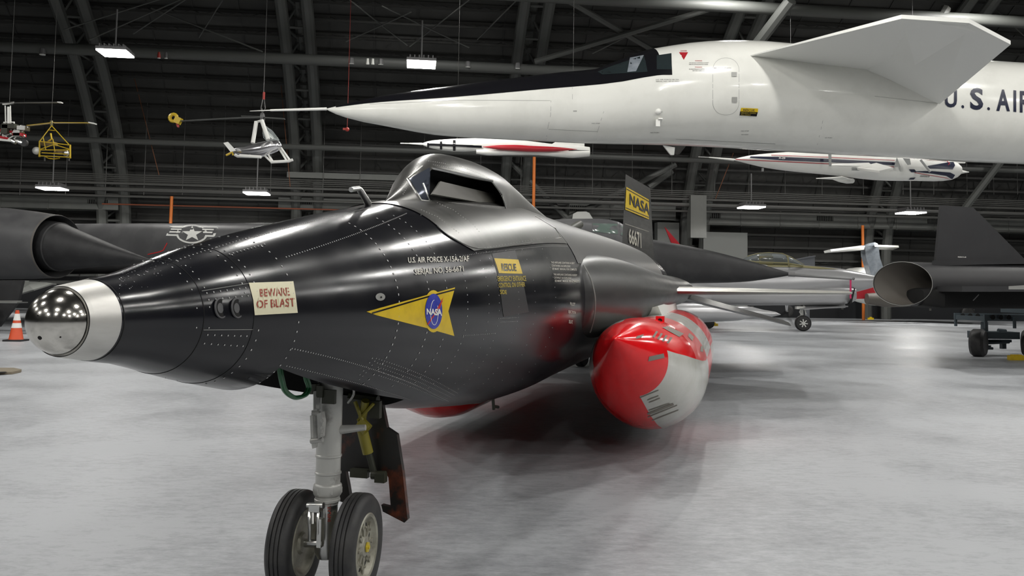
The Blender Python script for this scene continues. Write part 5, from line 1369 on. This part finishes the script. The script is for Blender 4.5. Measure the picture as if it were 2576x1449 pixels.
mb.slab([XT.p(1916, 423, 0), XT.p(1921, 423, 0), XT.p(1921, 431, 0), XT.p(1916, 431, 0)], .06); mb.box(XT.p(2152, 425, -1.0), XT.d*.3, XT.n*.1, Z*.12)
part('hinge_plates', mb, mat('hinge_grey', (.35, .36, .35), .4), xt, smooth=False)
mb = MB(); mb.slab([XT.p(2370, 405, 0), XT.p(2427, 407, 0), XT.p(2427, 411, 0), XT.p(2395, 411, 0)], .1); part('tail_fin', mb, M['white2'], xt)
mb = MB(); cable(mb, XT.p(1990, 384)); cable(mb, XT.p(2300, 394)); part('hanging_cable', mb, M['conduit'], xt)

# silver one man helicopter
HC = 29.0
def hp(x, y, d=0): return at(x/2.862, y/2.862, HC + d)
hc = thing('silver_helicopter', 'small silver helicopter with skids hung above the low far lamp', 'helicopter', hp(1880, 1100))
HP = Plane3(650, HC, -14)
def hb_(st, **k): return body(HP, [(a/2.862, b/2.862, c/2.862) for a, b, c in st], **k)
mb = hb_([(1662, 1088, 1095), (1700, 1062, 1108), (1760, 1056, 1118), (1830, 1034, 1130), (1890, 1020, 1128), (1950, 1006, 1110), (1995, 1008, 1092), (2018, 1025, 1075), (2026, 1045, 1055)], wf=.75, n=26)
part('fuselage', mb, mat('polished_silver', (.7, .7, .72), .18, .9), hc)
mb = MB(); mb.slab([hp(1610, 1030), hp(1642, 1022), hp(1700, 1085), hp(1662, 1095)], .06); part('tail_fin', mb, M['white2'], hc)
mb = MB(); mb.tube([hp(1628, 1118), hp(1650, 1108), hp(1672, 1095), hp(1678, 1118)], .035, n=6); part('tail_guard', mb, M['rotoryellow'], hc)
mb = MB()
for d in (-.45, .45):
    mb.tube([hp(1820, 1030, d), hp(1845, 878, d*.6), hp(1885, 868, d*.6), hp(1932, 1005, d)], .07, n=8)
part('cabin_frame', mb, M['white2'], hc)
mb = hb_([(1905, 900, 1000), (1925, 915, 1020), (1960, 940, 1020), (1995, 985, 1020), (2010, 1005, 1020)], wf=.6, n=20); part('bubble_canopy', mb, M['bubble'], hc)
mb = MB()
for d, dx in ((-.8, 0), (.8, -25)):
    mb.tube([hp(1715 + dx, 1113, d), hp(1735 + dx, 1125, d), hp(1890 + dx, 1130, d)] if d > 0 else [hp(1950, 1167, d), hp(2080, 1160, d), hp(2108, 1150, d)], .05, n=8)
mb.tube([hp(1905, 1120, 0), hp(1955, 1167, -.8)], .035, n=6); mb.tube([hp(1930, 1110, 0), hp(1965, 1165, -.8)], .035, n=6); mb.tube([hp(2010, 1070, 0), hp(2065, 1158, -.8)], .035, n=6); mb.tube([hp(2020, 1060, 0), hp(2088, 1156, -.8)], .035, n=6)
mb.tube([hp(1740, 1125, .8), hp(1800, 1120, 0)], .035, n=6); mb.tube([hp(1880, 1130, .8), hp(1905, 1115, 0)], .035, n=6); mb.tube([hp(1725, 1120, -.6), hp(1880, 1131, -.6)], .05, n=6)
part('landing_skid', mb, M['white2'], hc)
mb = MB(); mb.tube([hp(1885, 868), hp(1888, 815)], .06, n=8); mb.tube([hp(1880, 845), hp(1900, 845)], .14, n=10)
part('rotor_mast', mb, M['lampbody'], hc)
for pts in ([(1885, 842), (1740, 838)], [(1885, 845), (2050, 856)], [(1885, 846), (1740, 848), (1305, 872)]):
    mb = MB()
    for a, b in zip(pts, pts[1:]): mb.beam(hp(*a), hp(*b), .16, .02)
    part('rotor_blade', mb, M['steelwork'], hc, smooth=False)
c = hp(1248, 848); mb = MB(); mb.tube([c + Vector((.12*cos(t*pi/6), 0, .12*sin(t*pi/6))) for t in range(13)], .06, n=8); mb.beam(hp(1262, 858), hp(1302, 876), .2, .22)
part('blade_cover', mb, M['rotoryellow'], hc, smooth=False, label='yellow padded blade cover')
mb = MB(); mb.slab([hp(1262, 872), hp(1278, 872), hp(1290, 905), hp(1288, 918), hp(1276, 915)], .04); part('streamer', mb, M['pipered'], hc)
mb = MB(); mb.tube([hp(1884, 780), hp(1888, 815)], .02, n=5); mb.tube([hp(1888, 815), hp(1880, 780), hp(1898, 690)], .015, n=5); mb.tube([hp(1888, 815), hp(1912, 780), hp(1899, 690)], .015, n=5); cable(mb, hp(1899, 690), .02); part('hanging_cable', mb, M['conduit'], hc)
mb = MB(); mb.box(hp(1900, 690), (.06, 0, 0), (0, .06, 0), (0, 0, .25)); part('cable_shackle', mb, M['pipered'], hc)
mb = MB(); mb.sphere(at(873.5, 325.5, 30), .075, 12); mb.beam(at(863, 324.5, 30), at(871, 325, 30), .09, .07)
P = at(873.5, 325.5, 30); cable(mb, P, .008)
single('blade_tip_cover', mb, M['pipered'], 'tiny red blade cover hanging left of the thin nose boom below', 'cover')

# yellow tube rotorcraft
YC = 30.0
def yp(x, y, d=0): return at(x/2.862, y/2.862, YC + d)
yr = thing('yellow_rotorcraft', 'skeletal yellow tube rotorcraft with white ball tanks hung at left', 'helicopter', yp(390, 1120))
mb = MB()
for d in (-.4, .4):
    for a, b in (((372, 905), (285, 1018)), ((372, 905), (500, 1045)), ((285, 1018), (500, 1045)), ((285, 1018), (283, 1122)), ((505, 1042), (505, 1130)), ((283, 1122), (500, 1132)), ((285, 1080), (503, 1080)), ((290, 1075), (390, 1040)), ((390, 1040), (500, 1075)), ((380, 1000), (395, 1090)), ((345, 935), (395, 940)), ((310, 990), (330, 1080)), ((300, 1100), (480, 1110))):
        mb.rod(yp(a[0], a[1], d if a[1] > 950 else d*.3), yp(b[0], b[1], d if b[1] > 950 else d*.3), .017, n=6)
for x, y in ((285, 1018), (500, 1045), (283, 1122), (503, 1130)): mb.rod(yp(x, y, -.4), yp(x, y, .4), .025, n=6)
mb.tube([yp(320, 1125), yp(350, 1140), yp(390, 1145), (yp(430, 1138))], .02, n=5); mb.tube([yp(365, 960), yp(372, 1000), yp(345, 1020)], .03, n=6)
mb.beam(yp(505, 1042), yp(505, 1140), .05, .04, up=Vector((0, 1, 0))); mb.beam(yp(285, 1018), yp(284, 1130), .05, .04, up=Vector((0, 1, 0)))
part('tube_frame', mb, M['rotoryellow'], yr)
mb = MB(); mb.box(yp(348, 1035), (.5, 0, 0), (0, .3, 0), (0, 0, .12)); mb.box(yp(440, 1095), (.35, 0, 0), (0, .3, 0), (0, 0, .14)); part('seat', mb, mat('tan_seat', (.16, .11, .04), .6), yr)
mb = MB(); mb.sphere(yp(262, 1085), .135, 16); part('ball_tank', mb, M['white2'], yr)
mb = MB(); mb.sphere(yp(476, 1103, -.3), .11, 16); part('ball_tank', mb, M['frame'], yr)
mb = MB(); mb.beam(yp(385, 884), yp(640, 886), .16, .018); part('rotor_blade', mb, M['rotoryellow'], yr, smooth=False)
mb = MB(); mb.beam(yp(370, 886), yp(200, 905), .16, .018); part('rotor_blade', mb, M['rotoryellow'], yr, smooth=False)
mb = MB(); mb.beam(yp(645, 884), yp(688, 892), .2, .04); part('blade_tip', mb, M['white2'], yr, smooth=False)
mb = MB(); mb.tube([yp(372, 905), yp(370, 870)], .05, n=8); part('rotor_mast', mb, M['olive'], yr)
mb = MB(); cable(mb, yp(370, 870)); part('hanging_cable', mb, M['conduit'], yr)
mb = MB(); mb.rod(yp(322, 1130), yp(322, 1160), .03); mb.rod(yp(497, 1130), yp(497, 1158), .03); part('leg', mb, M['conduit'], yr)

# gyrocopter at the left edge
GC = 29.0
def gp(x, y, d=0): return at(x/2.862, y/2.862, GC + d)
gy = thing('gyrocopter', 'red and white open frame gyrocopter hung at the left edge', 'helicopter', gp(60, 1040))
mb = MB()
for x in (42, 80): mb.rod(gp(x, 970), gp(x - 5, 760), .018, n=6)
mb.rod(gp(62, 960), gp(62, 770), .05, n=8)
mb.tube([gp(-40, 1000), gp(150, 1020), gp(180, 1030)], .05, n=6); mb.tube([gp(20, 985), gp(30, 880), gp(100, 880), gp(110, 960)], .03, n=6)
for a, b in (((20, 985), (190, 910)), ((100, 1000), (190, 920)), ((130, 910), (200, 915)), ((60, 1000), (160, 940)), ((150, 905), (150, 990)), ((0, 940), (60, 1000)), ((60, 890), (-30, 1000))): mb.rod(gp(*a), gp(*b), .02, n=6)
part('tube_frame', mb, M['white2'], gy)
mb = MB(); mb.box(gp(78, 912), (.42, 0, 0), (0, .35, 0), (0, 0, .16)); mb.box(gp(50, 935), (.22, 0, 0), (0, .35, 0), (0, 0, .3)); part('seat', mb, M['dgreen'], gy)
mb = MB(); mb.tube([gp(-10, 938), gp(90, 950)], .05, n=8); mb.box(gp(140, 972), (.3, 0, 0), (0, .3, 0), (0, 0, .1)); mb.tube([gp(-10, 985), gp(60, 1000)], .05, n=8); part('red_fittings', mb, M['xred'], gy)
mb = MB(); mb.box(gp(168, 925), (.28, 0, 0), (0, .3, 0), (0, 0, .14)); mb.box(gp(135, 965), (.22, 0, 0), (0, .3, 0), (0, 0, .2)); mb.rod(gp(150, 905), gp(195, 930), .04); mb.rod(gp(140, 940), gp(175, 985), .04); mb.rod(gp(90, 1015), gp(115, 1025), .07); mb.rod(gp(135, 1022), gp(165, 1030), .07); part('engine', mb, M['frame'], gy)
mb = MB(); mb.lathe(gp(175, 1030), (0, 1, 0), [(-.05, .12), (.05, .12)], n=20); part('wheel', mb, M['rubber'], gy)
mb = MB(); mb.beam(gp(60, 742), gp(420, 738), .15, .015); part('rotor_blade', mb, M['conduit'], gy, smooth=False)
mb = MB(); mb.beam(gp(420, 738), gp(446, 739), .16, .03); part('blade_tip', mb, M['white2'], gy, smooth=False)
mb = MB(); mb.beam(gp(60, 742), gp(-300, 752), .15, .015); part('rotor_blade', mb, M['conduit'], gy, smooth=False)
mb = MB(); mb.tube([gp(20, 750), gp(100, 740)], .035, n=8); part('rotor_hub', mb, M['white2'], gy)
mb = MB(); cable(mb, gp(68, 742)); part('hanging_cable', mb, M['conduit'], gy)
